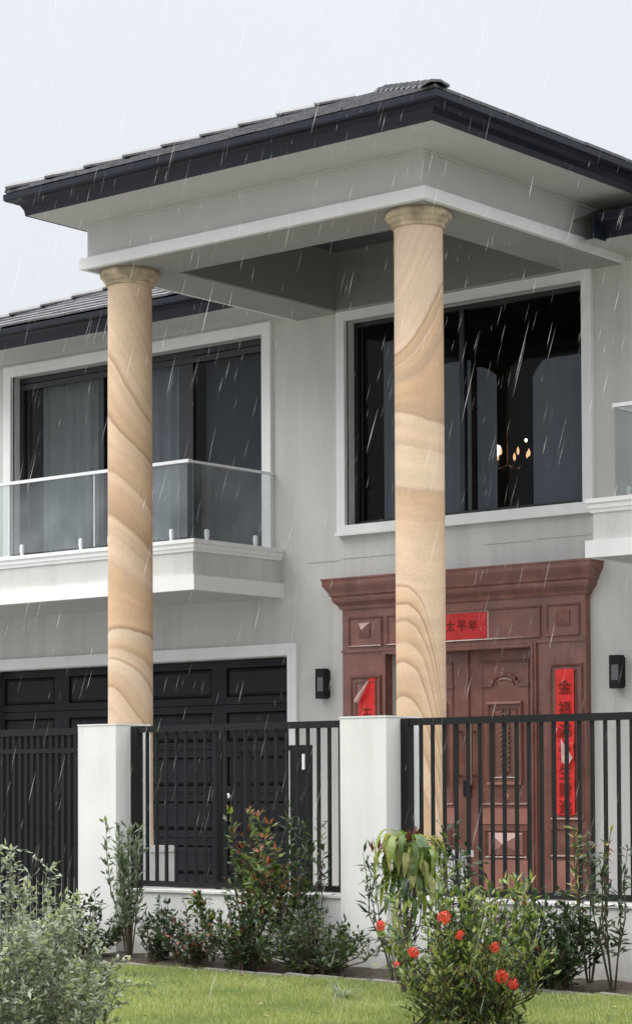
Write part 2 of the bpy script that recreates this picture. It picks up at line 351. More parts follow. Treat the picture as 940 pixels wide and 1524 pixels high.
# ------------------------------------------------------------------ ground
def structure(name, mb, m): return mb.build(name, m, None, kind='structure')
structure('ground', MB().add([(-900, -900, -1.42), (900, -900, -1.42), (900, 900, -1.42), (-900, 900, -1.42)], [(0, 1, 2, 3)]), M['earth'])
structure('road', MB().add([(-300, -9, -1.416), (300, -9, -1.416), (300, -1.5, -1.416), (-300, -1.5, -1.416)], [(0, 1, 2, 3)]), M['asphalt'])
structure('kerb', MB().box(-300, 300, -1.5, -1.3, -1.42, -1.28), M['kerb'])
structure('lawn', MB().box(-12.62, 12, 4.5, 11.86, -1.41, LAWN), M['lawn'])
structure('pavement', MB().box(-40, 40, -1.29, 4.49, -1.41, LAWN-.004), M['paving'])
structure('driveway', MB().box(-20.5, -12.64, 4.5, 12.86, -1.41, -1.275), M['drive'])
structure('yard_paving', MB().box(-24, -2, 12.86, 19.5, -1.41, FLOOR), M['paving'])
# garden bed with uneven soil
mb = MB(); nx, ny = 120, 8
for j in range(ny+1):
    for i in range(nx+1):
        x = -12.6+i*(9.6/nx); y = 11.88+j*(.74/ny)
        mb.v.append((x, y, -1.30+.06*min(j, 3)/3+random.uniform(-.012, .012)))
for j in range(ny):
    for i in range(nx): a = j*(nx+1)+i; mb.f.append((a, a+1, a+nx+2, a+nx+1)); mb.mi.append(0)
mb.build('garden_bed', M['soil'], None, smooth=False, kind='structure')
ed = thing('garden_edging', (-8, 11.84, LAWN), 'low row of dark edging stones between the lawn and the planted bed', 'edging')
es = MB().add([(-.12, -.03, -.05), (.12, -.03, -.05), (.12, .03, -.05), (-.12, .03, -.05), (-.11, -.022, .025), (.11, -.022, .02), (.11, .022, .022), (-.11, .022, .028)],
    [(0, 3, 2, 1), (4, 5, 6, 7), (0, 1, 5, 4), (1, 2, 6, 5), (2, 3, 7, 6), (3, 0, 4, 7)])
e0 = proto(es, 'stone', M['edging'], ed, (-12.5, 11.84, LAWN))
for k in range(1, 30): inst(e0, 'stone', ed, (-12.5+k*.25, 11.84+random.uniform(-.008, .008), LAWN+random.uniform(-.008, .004)), (0, random.uniform(-.03, .03), random.uniform(-.05, .05)))

# ------------------------------------------------------------------ the house
house = thing('house', (-14, YW, FLOOR), 'two-storey grey rendered house with a tall portico on sandstone columns behind the fence', 'house')
H1 = (-21.08, -16.94, 2.66, 5.14); H2 = (-15.74, -12.66, 2.88, 5.13); HG = (-21.45, -16.57, FLOOR, 1.485); HD = (-15.13, -13.24, FLOOR, 1.45); H3 = (-11.2, -7.5, 2.66, 5.14); H4 = (-10.6, -8.2, -.2, 1.3)
wall_with_holes(MB(), -21.62, -6.2, -1.41, 5.5, YW, YW+.28, [H1, H2, HG, HD, H3, H4]).build('front_wall', M['wall'], house)
mb = MB(); mb.box(-21.62, -21.35, YW+.28, 25.2, -1.41, 5.5); mb.box(-6.47, -6.2, YW+.28, 25.2, -1.41, 5.5); mb.box(-21.35, -6.47, 24.95, 25.2, -1.41, 5.5)
mb.build('rear_and_side_wall', M['wall'], house)
mb = MB(); mb.box(-21.34, -6.48, YW+.29, 24.9, 2.3, 2.55); mb.box(-21.34, -6.48, YW+.29, 24.9, 5.42, 5.49); mb.box(-16.45, -16.3, YW+.29, 24.9, 2.56, 5.41); mb.box(-12.3, -12.1, YW+.29, 24.9, 2.56, 5.41)
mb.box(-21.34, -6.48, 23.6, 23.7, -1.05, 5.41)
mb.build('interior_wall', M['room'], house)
# thin horizontal render joint above the door and lamps
for a, b, z in ((-16.3, -15.85, 2.50), (-15.8, -14.9, 2.515), (-13.9, -13.3, 2.535), (-13.25, -12.6, 2.545)): box('render_joint', M['kerb'], house, a, b, YW-.003, YW+.01, z, z+.006)

# window 2 (above the door)
def window(label, H, glassY, trimw, stiles, sides, head=.05, trimproud=.05, side_parts=True):
    x0, x1, z0, z1 = H
    wn = frame_ring(MB(), x0-trimw, x1+trimw, z0-(trimw if 'B' in sides else 0), z1+trimw, YW-trimproud, YW+.02, trimw, sides).build('window', M['trim'], house, label=label)
    fr = MB(); frame_ring(fr, x0+.002, x1-.002, z0+.002, z1-.002, glassY-.03, glassY+.04, head)
    for sx, sw in stiles: fr.box(sx-sw/2, sx+sw/2, glassY-.026, glassY+.036, z0+head, z1-head)
    fr.build('frame', M['frame'], wn)
    xs = [x0+head]+[s[0] for s in stiles]+[x1-head]
    for a, b in zip(xs, xs[1:]): box('pane', M['pane' if x0 > -16 else 'pane1'], wn, a+.01, b-.01, glassY, glassY+.008, z0+head, z1-head)
    return wn
w2 = window('wide white-trimmed black window under the portico above the front door', H2, YW+.155, .115, [(-14.28, .06)], 'LRTB')
w1 = window('white-trimmed black sliding doors opening to the left balcony', H1, YW+.14, .13, [(-19.65, .09), (-18.25, .22)], 'LRT', head=.07)
w3 = window('sliding doors behind the right balcony', H3, YW+.14, .13, [(-9.3, .1)], 'LRT', head=.07)
w4 = window('small ground-floor window right of the entrance', H4, YW+.14, .1, [(-9.4, .06)], 'LRTB', head=.05)
# sill of window 2: proud ledge
box('sill', M['trim'], w2, -15.87, -12.53, YW-.075, YW-.052, 2.765, 2.80)
# extra head track in window 1
box('track', M['frame'], w1, H1[0]+.08, H1[1]-.08, YW+.09, YW+.105, 4.98, 5.05)

# portico beams
bx = dict(x0=-16.5, x1=-12.145, y0=16.16)
mb = MB(); X0, X1, Y0 = -16.44, -12.205, 16.22
mb.box(X0, X1, Y0, 16.88, 5.24, 5.70); mb.box(X0, -15.81, 16.88, YW, 5.24, 5.70); mb.box(-12.80, X1, 16.88, YW, 5.24, 5.70); mb.box(-15.81, -12.80, 19.39, YW, 5.24, 5.70)
mb.build('portico_beam', M['soffit'], house)
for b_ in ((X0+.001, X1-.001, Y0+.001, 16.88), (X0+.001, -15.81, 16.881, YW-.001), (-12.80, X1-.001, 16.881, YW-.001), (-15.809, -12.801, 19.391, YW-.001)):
    box('beam_shade_sheet', M['undershade'], house, *b_, 5.2335, 5.2385)  # thin dark sheets paint the shade on the beam undersides
MB().sweep([(.001, 5.2395), (.06, 5.2395), (.06, 5.352), (.001, 5.352)], [(X0, YW), (X0, Y0), (X1, Y0), (X1, YW)], side=-1).build('beam_band', M['trim'], house)
mb = MB(); mb.box(-15.87, -12.74, 16.82, 19.45, 5.96, 6.1); mb.box(-15.87, -15.811, 16.82, 19.45, 5.701, 6.03); mb.box(-12.799, -12.74, 16.82, 19.45, 5.701, 6.03); mb.box(-15.81, -12.8, 16.82, 16.879, 5.701, 6.03); mb.box(-15.81, -12.8, 19.391, 19.45, 5.701, 6.03)
mb.build('portico_ceiling', M['trim'], house)
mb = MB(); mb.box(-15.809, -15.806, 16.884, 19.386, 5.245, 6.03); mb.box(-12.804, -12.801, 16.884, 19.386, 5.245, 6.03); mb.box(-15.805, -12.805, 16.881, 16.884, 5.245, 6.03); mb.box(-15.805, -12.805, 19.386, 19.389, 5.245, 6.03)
mb.build('recess_lining', M['ceiling'], house)  # thin darker grey sheets over the recess's inner faces
# eave soffit boards
mb = MB(); mb.box(-16.62, -11.61, 15.56, 16.21, 5.696, 5.72); mb.box(-16.62, X0-.002, 16.21, 19.3, 5.696, 5.72); mb.box(X1+.002, -11.61, 16.21, 19.4, 5.696, 5.72)
mb.build('portico_soffit', M['soffit'], house)
MB().sweep([(.0, 5.672), (.022, 5.672), (.022, 5.695), (0, 5.695)], [(X0, 19.3), (X0, Y0), (X1, Y0), (X1, 19.4)], side=-1).build('soffit_bead', M['soffit'], house)
for a, b in ((-21.75, -16.45), (-12.2, -6)): box('eave_soffit', M['soffit'], house, a, b, 18.73, YW, 5.30, 5.325)
for a, b in ((-21.6, -16.45), (-12.14, -6.2)): box('eave_bead', M['soffit'], house, a, b, YW-.03, YW-.001, 5.262, 5.299)
GP = [(0, 0), (.012, -.003), (.022, .055), (.05, .10), (.10, .128), (.15, .135), (.165, .15), (.168, .205), (.145, .21), (.0, .20)]
def gutter(z, path, side=-1): MB().sweep([(o, z+h) for o, h in GP], path, side=side).build('gutter', M['gutter'], house)
gutter(5.694, [(-16.62, 19.3), (-16.62, 15.56), (-11.61, 15.56), (-11.61, 19.55)])
gutter(5.30, [(-21.75, 25.6), (-21.75, 18.73), (-16.5, 18.73)])
gutter(5.30, [(-11.9, 18.73), (-6.0, 18.73), (-6.0, 25.6)])
MB().box(-11.92, -11.901, 18.52, 18.74, 5.28, 5.52).build('gutter_stop', M['gutter'], house)

# roofs
TAN = .415; SL = math.atan(TAN); G = .285; TW = .33
def roof(name, label, eL, eR, eY, zE, ridge_run, xr_end=None, rows=99):
    """front slope of a hip roof: eave from x=eL to eR at y=eY; returns deck part"""
    return None
def slope_tiles(parent, p0, ux, uy, L, depth, hipL, hipR, solo_rows, zoff=0):
    """p0 = left eave corner, ux = along eave, uy = horizontal up-slope direction, hipL/hipR: 1 if a hip cuts that end"""
    ux = Vector(ux); uy = Vector(uy); cs = math.cos(SL); rest = MB(); k = 0
    n = int(depth/(G*cs))
    for k in range(n):
        t0 = k*G*cs; t1 = min(t0+G*cs+.05, depth)
        off = (k % 2)*TW/2; i = 0; s = -off
        while s < L:
            a, b = s+.004, s+TW-.004; s += TW
            def lim(tt): return (tt if hipL else 0, L-(tt if hipR else 0))
            c = []
            for tt in (t0, t1):
                l, r = lim(tt); c.append((min(max(a, l), r), min(max(b, l), r)))
            if c[0][1]-c[0][0] < .02 and c[1][1]-c[1][0] < .02: continue
            jz = random.uniform(-.003, .003)
            vs = []
            for lift in (0.0, .028):
                for (tt, xa, e_) in ((t0, c[0][0], .022), (t0, c[0][1], .022), (t1, c[1][1], 0), (t1, c[1][0], 0)):
                    q = Vector(p0)+ux*xa+uy*tt; vs.append((q.x, q.y, q.z+tt*TAN+e_+lift+jz))
            fs = [(0, 3, 2, 1), (4, 5, 6, 7), (0, 1, 5, 4), (1, 2, 6, 5), (2, 3, 7, 6), (3, 0, 4, 7)]
            if k < solo_rows: MB().add(vs, fs).build('tile', M['tile'], parent)
            else: rest.add(vs, fs)
    if rest.v: rest.build('tile_field', M['tile'], parent, kind='stuff')
def caps(parent, a, b, h0=.072, h1=.042):
    a = Vector(a); b = Vector(b); d = b-a; n = max(1, int(d.length/.40)); dn = d.normalized(); sd = Vector((dn.y, -dn.x, 0)).normalized()
    for k in range(n):
        p = a+dn*(k*.40); q = a+dn*(k*.40+.43); vs = []
        for pt, w_, h in ((p, .12, h0), (q, .105, h1)):
            for dz in (0, -.022):
                vs += [tuple(pt+sd*w_+Vector((0, 0, h-.045+dz))), tuple(pt+sd*w_*.35+Vector((0, 0, h+dz))), tuple(pt-sd*w_*.35+Vector((0, 0, h+dz))), tuple(pt-sd*w_+Vector((0, 0, h-.045+dz)))]
        fs = []
        for i in range(3): fs += [(i, i+1, i+9, i+8), (i+4, i+12, i+13, i+5), (i, i+4, i+5, i+1), (i+8, i+9, i+13, i+12)]
        fs += [(0, 8, 12, 4), (3, 7, 15, 11)]
        MB().add(vs, fs).build('ridge_cap', M['tile2'], parent)
# portico roof: eaves X -16.77..-11.46, front 15.41
PX0, PX1, PY, PZ = -16.77, -11.46, 15.41, 5.895
hw = (PX1-PX0)/2; AX = (PX0+PX1)/2; AZ = PZ+hw*TAN
deck = MB()
deck.add([(PX0+.02, PY+.02, PZ-.01), (PX1-.02, PY+.02, PZ-.01), (PX1-.02, 21.9, PZ-.01), (PX0+.02, 21.9, PZ-.01), (AX, PY+hw, AZ-.02), (AX, 21.9, AZ-.02)], [(0, 1, 4), (1, 2, 5, 4), (3, 0, 4, 5), (2, 3, 5), (0, 3, 2, 1)])
pr = deck.build('portico_roof', M['tile'], house, label='hipped roof of dark wet tiles over the portico')
slope_tiles(pr, (PX0, PY, PZ), (1, 0, 0), (0, 1, 0), PX1-PX0, hw, 1, 1, 9)
slope_tiles(pr, (PX1, PY, PZ), (0, 1, 0), (-1, 0, 0), 6.0, hw, 1, 0, 0)
slope_tiles(pr, (PX0, 21.4, PZ), (0, -1, 0), (1, 0, 0), 6.0, hw, 0, 1, 0)
caps(pr, (PX0, PY, PZ+.03), (AX, PY+hw, AZ+.03)); caps(pr, (PX1, PY, PZ+.03), (AX, PY+hw, AZ+.03), .06, .04); caps(pr, (AX, PY+hw, AZ+.03), (AX, 21.8, AZ+.03), .05, .03)
# main roof
MX0, MX1, MY, MZ, RUN = -21.85, -5.85, 18.58, 5.51, 3.5
RZ = MZ+RUN*TAN; YB = MY+2*RUN
deck = MB(); zc = MZ-.01+(19.75-MY)*TAN
deck.add([(MX0+.02, MY+.02, MZ-.01), (MX1-.02, MY+.02, MZ-.01), (MX1-.02, YB, MZ-.01), (MX0+.02, YB, MZ-.01), (MX0+RUN, MY+RUN, RZ-.02), (MX1-RUN, MY+RUN, RZ-.02),
    (-16.45, MY+.02, MZ-.01), (-16.45, 19.75, zc), (-12.2, 19.75, zc), (-12.2, MY+.02, MZ-.01)],
    [(0, 6, 7, 8, 5, 4), (9, 1, 5, 8), (1, 2, 5), (2, 3, 4, 5), (3, 0, 4)])
mr_ = deck.build('main_roof', M['tile'], house, label='lower hipped roof of dark tiles over the left and right wings')
slope_tiles(mr_, (MX0, MY, MZ), (1, 0, 0), (0, 1, 0), 5.35, RUN, 1, 0, 6)
slope_tiles(mr_, (-11.3, MY, MZ), (1, 0, 0), (0, 1, 0), 5.45, RUN, 0, 1, 0)
slope_tiles(mr_, (MX0, YB, MZ), (0, -1, 0), (1, 0, 0), 2*RUN, RUN, 1, 1, 0)
caps(mr_, (MX0, MY, MZ+.03), (MX0+RUN, MY+RUN, RZ+.03)); caps(mr_, (MX1, MY, MZ+.03), (MX1-RUN, MY+RUN, RZ+.03))
caps(mr_, (MX0+RUN, MY+RUN, RZ+.02), (MX1-RUN, MY+RUN, RZ+.02))

# columns
CR = .225
c_a = (.70, .52, .36); c_b = (.60, .41, .25); c_c = (.74, .595, .445); c_d = (.32, .195, .105); c_p = (.70, .525, .385); c_m = (.72, .555, .395)
def veins(lines, z0, z1, base=c_a):
    """lines = (f, darkness, width of the soft shade above, colour above, colour below)"""
    st = [(z0, base)]
    for f, s_, wd, up_, dn_ in sorted(lines):
        dk = tuple(base[j]*(1-s_)+c_d[j]*s_ for j in range(3))
        st += [(f-.010, dn_), (f, dk), (f+wd, up_)]
    st.append((z1, base)); assert len(st) <= 32
    return st
LX, LY, RX, RY = -16.15, 16.53, -12.50, 16.53
M['sandL'] = sandstone('sandstone_left', LX, LY, CR, veins([(.78, .7, .03, c_b, c_a), (1.16, .65, .04, c_a, c_c), (1.31, .5, .03, c_b, c_a), (1.54, .95, .035, c_b, c_c), (2.05, .4, .12, c_a, c_b), (2.36, .3, .2, c_b, c_a),
    (2.56, .7, .22, c_b, c_a), (2.98, .6, .05, c_b, c_a), (3.44, .85, .05, c_b, c_a), (3.92, .8, .10, c_a, c_a)], -1.2, 5.3), [(.0, .2), (.8, .25), (1.2, .16), (1.55, .04), (2.4, .22), (3.4, .2), (4.1, .45), (5.2, .5)], -.07)
M['sandR'] = sandstone('sandstone_right', RX, RY, CR, veins([(1.9, .2, .1, c_b, c_a), (2.15, .3, .06, c_a, c_a), (2.72, .50, .05, c_m, c_b), (3.08, .25, .10, c_a, c_m), (3.36, .55, .22, c_b, c_m), (3.78, .45, .20, c_b, c_b), (4.02, .5, .1, c_b, c_a), (4.16, .9, .03, c_p, c_b)], 1.0, 5.3, c_p),
    [(.0, 0), (2.7, .03), (3.35, .07), (3.9, -.24), (4.3, -.42), (5.2, -.42)], .03,
    (2.28, veins([(-.30, .4, .08, c_b, c_a), (.15, .5, .1, c_a, c_b), (.50, .6, .10, c_b, c_a), (.80, .8, .05, c_b, c_a), (1.08, .75, .06, c_b, c_a), (1.30, .5, .08, c_b, c_a), (1.52, .85, .03, c_b, c_a), (1.68, .9, .035, c_b, c_a), (1.84, .8, .03, c_a, c_a)], -1.2, 2.6, c_a), .165))
for cx, cy, m_, lb in ((LX, LY, 'sandL', 'left sandstone column whose dark veins fall to the right'), (RX, RY, 'sandR', 'right sandstone column with a rising vein above and nested arcs below')):
    cl = MB().lathe(cx, cy, [(CR*1.02, -.56), (CR, -.3), (CR, 2), (CR*.995, 4.0), (CR*.985, 5.09)], 72).build('column', M[m_], house, smooth=True, label=lb)
    prof = [(CR*.99, 5.072), (CR*1.07, 5.078), (CR*1.10, 5.092), (CR*1.08, 5.105), (CR*1.12, 5.112), (CR*1.20, 5.13), (CR*1.24, 5.152), (CR*1.30, 5.158), (CR*1.345, 5.175), (CR*1.345, 5.20), (CR*1.30, 5.222), (CR*1.22, 5.238)]
    MB().lathe(cx, cy, prof, 64).build('capital', M['capital'], cl, smooth=True)
    h = .31; mb = MB(); mb.box(cx-h, cx+h, cy-h, cy+h, FLOOR, -.62); mb.box(cx-h-.02, cx+h+.02, cy-h-.02, cy+h+.02, -.62, -.56)
    mb.build('pedestal', M['fencewall'], cl)

# balconies
def balcony(x0, x1, label, joints, spg, side_spg, rail_x):
    yf = 18.011
    bal = MB().box(x0+.06, x1-.06 if x1 < -14 else x1, yf+.05, YW, 2.18, 2.66).build('balcony', M['wall'], house, label=label)
    xe = x1
    pth = [(x0+.03, YW), (x0+.03, yf+.03), (xe-.03, yf+.03), (xe-.03, YW)]
    MB().sweep([(-.03, 2.555), (-.005, 2.56), (.0, 2.585), (.012, 2.60), (.012, 2.635), (.03, 2.65), (.03, 2.69), (-.03, 2.69)], pth, side=-1).build('top_moulding', M['trim'], bal)
    MB().sweep([(-.03, 2.14), (.03, 2.14), (.03, 2.30), (-.03, 2.30)], pth, side=-1).build('bottom_band', M['trim'], bal)
    box('deck', M['paving'], bal, x0+.06, xe-.06, yf+.06, YW, 2.661, 2.685)
    box('underside', M['soffit'], bal, x0+.06, xe-.06, yf+.06, YW, 2.142, 2.179)
    gy = yf+.09
    for a, b in zip(joints, joints[1:]): box('glass_panel', M['bglass'], bal, a+.006, b-.006, gy-.006, gy+.006, 2.72, 3.53)
    for a in joints[1:-1]: MB().box(a-.0055, a+.0055, gy-.007, gy+.007, 2.72, 3.53).build('glass_edge', M['alu'], bal)
    sx = rail_x
    box('glass_panel', M['bglass'], bal, sx-.006, sx+.006, gy+.06, YW-.06, 2.72, 3.53)
    mb = MB(); mb.box(joints[0], joints[-1]+(.03 if x1 < -14 else 0), gy-.022, gy+.022, 3.53, 3.565); mb.build('handrail', M['alu'], bal)
    box('side_handrail', M['alu'], bal, sx-.018, sx+.018, gy+.03, YW-.001, 3.53, 3.556)
    s0 = MB(); s0.lathe(0, 0, [(.032, 0), (.032, .012), (.021, .014), (.021, .13), (.017, .137)], 14); s0.box(-.017, .017, -.021, .021, .05, .131)
    so_ = s0.build('spigot', M['alu'], None, smooth=True); so_.parent = bal
    first = True
    for px, py in [(a, gy) for a in spg]+[(sx, a) for a in side_spg]:
        loc = Vector((px, py, 2.687))
        if first: so_.location = loc-WORLD[bal.name]; first = False
        else: inst(so_, 'spigot', bal, loc)
    return bal
balcony(-22.3, -16.65, 'left balcony with frameless glass balustrade beside the left column', [-22.2, -21.05, -19.63, -18.24, -16.82], [-21.8, -21.3, -20.8, -19.9, -19.417, -18.456, -18.0, -17.06], [18.38, 19.18], -16.80)
rb = balcony(-11.70, -6.4, 'right balcony with glass balustrade, cut by the right edge of the view', [-11.43, -10.1, -8.8, -7.5, -6.5], [-11.1, -10.4, -9.8, -9.1, -8.5, -7.8], [18.38, 19.18], -11.45)

# garage door
gd = box('garage_door', M['garage'], house, -21.45, -16.57, YW+.17, YW+.2, FLOOR, 1.483, label='black sectional garage door with recessed panels')
sec = MB()
cols = [(-21.36, -20.46), (-20.21, -19.17), (-18.96, -17.86), (-17.63, -16.66)]
for r in range(5):
    z0 = FLOOR+.51*r+.004; z1 = z0+.502; mb = MB(); y0, y1 = YW+.115, YW+.168
    zs = (z0, z0+.085, z1-.085, z1)
    holes = [(a, b, zs[1], zs[2]) for a, b in cols]
    wall_with_holes(mb, -21.448, -16.572, z0, z1, y0, y1, holes)
    for a, b, c, d in holes:   # raised field inside each recess
        i = .045
        mb.add([(a+.012, y0+.03, c+.012), (b-.012, y0+.03, c+.012), (b-.012, y0+.03, d-.012), (a+.012, y0+.03, d-.012), (a+i, y0+.008, c+i), (b-i, y0+.008, c+i), (b-i, y0+.008, d-i), (a+i, y0+.008, d-i), (a, y0+.05, c), (b, y0+.05, c), (b, y0+.05, d), (a, y0+.05, d)],
            [(4, 5, 6, 7), (0, 1, 5, 4), (1, 2, 6, 5), (2, 3, 7, 6), (3, 0, 4, 7), (8, 9, 1, 0), (9, 10, 2, 1), (10, 11, 3, 2), (11, 8, 0, 3)])
    mb.build('section', M['garage'], gd)
frame_ring(MB(), -21.58, -16.455, FLOOR, 1.625, YW-.04, YW+.02, .13, 'LRT').build('garage_trim', M['trim'], house)

# entrance door ----------------------------------------------------------
DY = 19.41
ds = wall_with_holes(MB(), -15.745, -12.61, FLOOR, 1.985, DY, YW-.001, [HD]).build('door_surround', M['door'], house, label='reddish brown carved entrance surround with a projecting cornice')
MB().sweep([(0, 1.95), (.022, 1.95), (.03, 1.985), (.075, 2.03), (.085, 2.055), (.085, 2.085), (.105, 2.10), (.11, 2.13), (.15, 2.19), (.16, 2.215), (.16, 2.262), (.17, 2.266), (.17, 2.285), (0, 2.29)],
    [(-15.745, YW), (-15.745, DY), (-12.61, DY), (-12.61, YW)], side=-1).build('cornice', M['door'], ds)
def panel_frame(x0, x1, z0, z1, y, parent, w_=.028, d=.022, m='door', name='moulding', sides='LRTB'):
    mb = MB(); prof = [(0, 0), (w_*.3, d), (w_*.7, d*.7), (w_, 0)]
    def ring(o, dep): return [(x0+o, y-dep, z0+o), (x1-o, y-dep, z0+o), (x1-o, y-dep, z1-o), (x0+o, y-dep, z1-o)]
    vs = []; fs = []
    for o, dep in prof: vs += ring(o, dep-.0 if dep else -.003)
    for k in range(3):
        for i in range(4): a = k*4+i; b = k*4+(i+1) % 4; fs.append((a, b, b+4, a+4))
    return mb.add(vs, fs).build(name, M[m], parent)
def pyramid(cx, cz, s, y, dep, parent, m='door', name='boss', sx=None):
    sx = sx or s; f_ = .012
    vs = [(cx-sx, y+.002, cz-s), (cx+sx, y+.002, cz-s), (cx+sx, y+.002, cz+s), (cx-sx, y+.002, cz+s), (cx-sx, y-f_, cz-s), (cx+sx, y-f_, cz-s), (cx+sx, y-f_, cz+s), (cx-sx, y-f_, cz+s), (cx, y-dep, cz)]
    return MB().add(vs, [(0, 1, 5, 4), (1, 2, 6, 5), (2, 3, 7, 6), (3, 0, 4, 7), (4, 5, 8), (5, 6, 8), (6, 7, 8), (7, 4, 8)]).build(name, M[m], parent)
# frieze mouldings and bosses
panel_frame(-15.665, -15.19, 1.53, 1.865, DY, ds); panel_frame(-15.135, -13.14, 1.53, 1.865, DY, ds); panel_frame(-13.085, -12.67, 1.53, 1.865, DY, ds)
pyramid(-15.44, 1.715, .078, DY, .06, ds); pyramid(-12.875, 1.715, .078, DY, .06, ds)
box('string_band', M['door'], ds, -15.75, -12.605, DY-.018, DY-.001, 1.478, 1.505)
panel_frame(-15.195, -13.175, FLOOR-.1, 1.53-.06, DY-.0, ds, w_=.045, d=.03, name='architrave') if False else None
mb = MB(); frame_ring(mb, -15.175, -13.195, FLOOR, 1.475, DY-.028, DY-.001, .04, 'LRT'); frame_ring(mb, -15.145, -13.225, FLOOR, 1.462, DY-.045, DY-.0285, .02, 'LRT'); mb.build('architrave', M['door'], ds)
# side panels
for x0, x1, zt in ((-15.645, -15.205, 1.225), (-13.055, -12.64, 1.262)):
    panel_frame(x0, x1, -.33, zt, DY, ds, w_=.04, d=.028); panel_frame(x0+.075, x1-.075, -.27, zt-.065, DY, ds, w_=.02, d=.014)
    panel_frame(x0, x1, -.70, -.40, DY, ds, w_=.03, d=.024)
    box('kick_panel', M['door_light'], ds, x0+.02, x1-.02, DY-.014, DY-.001, FLOOR+.03, -.735)
# leaves
LYF = 19.565
def leaf(x0, x1, hx, label):
    lf = box('door_leaf', M['door'], house, x0, x1, LYF, LYF+.05, FLOOR+.01, 1.449, label=label)
    cx = (x0+x1)/2+(.01 if hx < x0+.3 else -.01)
    W = .305
    mb = MB(); 
    for a in (-1, 1): mb.box(cx+a*W, cx+a*(W-.145), LYF-.02, LYF-.001, 1.055, 1.085)
    mb.tube([(cx-.165*math.cos(i*math.pi/10), LYF-.012, 1.068+.115*math.sin(i*math.pi/10)) for i in range(11)], .018, 6)
    mb.build('arch_moulding', M['door'], lf)
    mb = MB(); mb.tube([(cx-.11*math.cos(i*math.pi/10), LYF-.005, 1.068+.065*math.sin(i*math.pi/10)) for i in range(11)], .012, 5); mb.build('arch_bead', M['door'], lf)
    panel_frame(cx-W, cx+W, -.18, 1.33, LYF, lf, w_=.03, d=.016)
    panel_frame(cx-.225, cx+.225, .03, .905, LYF, lf, w_=.035, d=.03)
    box('ledge_glint', M['door_light'], lf, cx-.215, cx+.215, LYF-.04, LYF-.031, .872, .897); box('ledge_glint', M['door_light'], lf, cx-.215, cx+.215, LYF-.04, LYF-.031, .035, .062)  # pale strips paint the sky's glint on the panel's upward edges
    panel_frame(cx-.15, cx+.15, .10, .83, LYF, lf, w_=.02, d=.016)
    # carved relief: scrolls
    mb = MB(); rr = random.Random(3)
    for k in range(13):
        z = .16+k*.05
        for a in (-1, 1):
            mb.tube([(cx+a*(.01+.055*math.sin(t_*2.6)*(1-.25*t_)), LYF-.012-.006*math.sin(t_*3), z+.05*t_+.012*math.cos(t_*5)) for t_ in (0, .25, .5, .75, 1)], .009, 4)
    mb.tube([(cx, LYF-.012, .13), (cx, LYF-.014, .8)], .011, 5)
    mb.build('carving', M['carve'], lf)
    MB().add([(cx+.045*math.cos(i*math.pi/6), LYF-.004, -.10+.045*math.sin(i*math.pi/6)) for i in range(12)]+[(cx, LYF-.03, -.10)], [(i, (i+1) % 12, 12) for i in range(12)]).build('boss', M['door_light'], lf)
    box('rail_panel', M['door_light'], lf, cx-.315, cx+.315, LYF-.012, LYF-.001, -.372, -.212)
    panel_frame(cx-.27, cx+.27, -.725, -.43, LYF, lf, w_=.025, d=.02)
    pyramid(cx, -.578, .115, LYF, .075, lf, 'door_light', 'raised_panel', sx=.215)
    box('kick_panel', M['door_light'], lf, cx-.33, cx+.33, LYF-.012, LYF-.001, FLOOR+.02, -.745)
    hb = MB(); hb.tube([(hx, LYF-.06, .04), (hx, LYF-.06, .68)], .018, 8); hb.box(hx-.01, hx+.01, LYF-.055, LYF, .12, .14); hb.box(hx-.01, hx+.01, LYF-.055, LYF, .58, .60)
    hb.build('pull_handle', M['bronze'], lf, smooth=True)
    return lf
l1 = leaf(-15.127, -14.19, -14.275, 'left door leaf, mostly hidden by the right column'); l2 = leaf(-14.184, -13.243, -14.10, 'right door leaf with arched moulding and carved panel')
box('centre_stile', M['door'], l2, -14.215, -14.16, LYF-.022, LYF-.001, FLOOR+.01, 1.445)
mb = MB(); mb.box(-14.215, -14.135, LYF-.05, LYF-.023, -.09, .08); mb.box(-14.2, -14.15, LYF-.06, LYF-.051, -.06, .03); mb.build('lock', M['black'], l2)
box('threshold', M['paving'], house, -15.9, -12.5, 19.05, DY-.002, FLOOR, FLOOR+.02)

# red paper banners ------------------------------------------------------
def glyph(ch, cx, cz, y, size, parent, rot=0):
    cu = bpy.data.curves.new('character', 'FONT'); cu.body = ch; cu.size = size; cu.align_x = 'CENTER'; cu.align_y = 'CENTER'; cu.extrude = .0006; cu.offset = .0015
    to = bpy.data.objects.new('tmp', cu); COL.objects.link(to); dg = bpy.context.evaluated_depsgraph_get()
    me = bpy.data.meshes.new_from_object(to.evaluated_get(dg)); bpy.data.objects.remove(to)
    me.materials.clear(); me.materials.append(M['ink'])
    if len(me.vertices):
        ax = [v.co.x for v in me.vertices]; ay = [v.co.y for v in me.vertices]; mx_, my_ = (min(ax)+max(ax))/2, (min(ay)+max(ay))/2
        for v in me.vertices: v.co.x -= mx_; v.co.y -= my_
    o = bpy.data.objects.new('character', me); COL.objects.link(o); o.parent = parent
    o.location = Vector((cx, y, cz))-WORLD[parent.name]; o.rotation_euler = (math.pi/2, rot, 0)
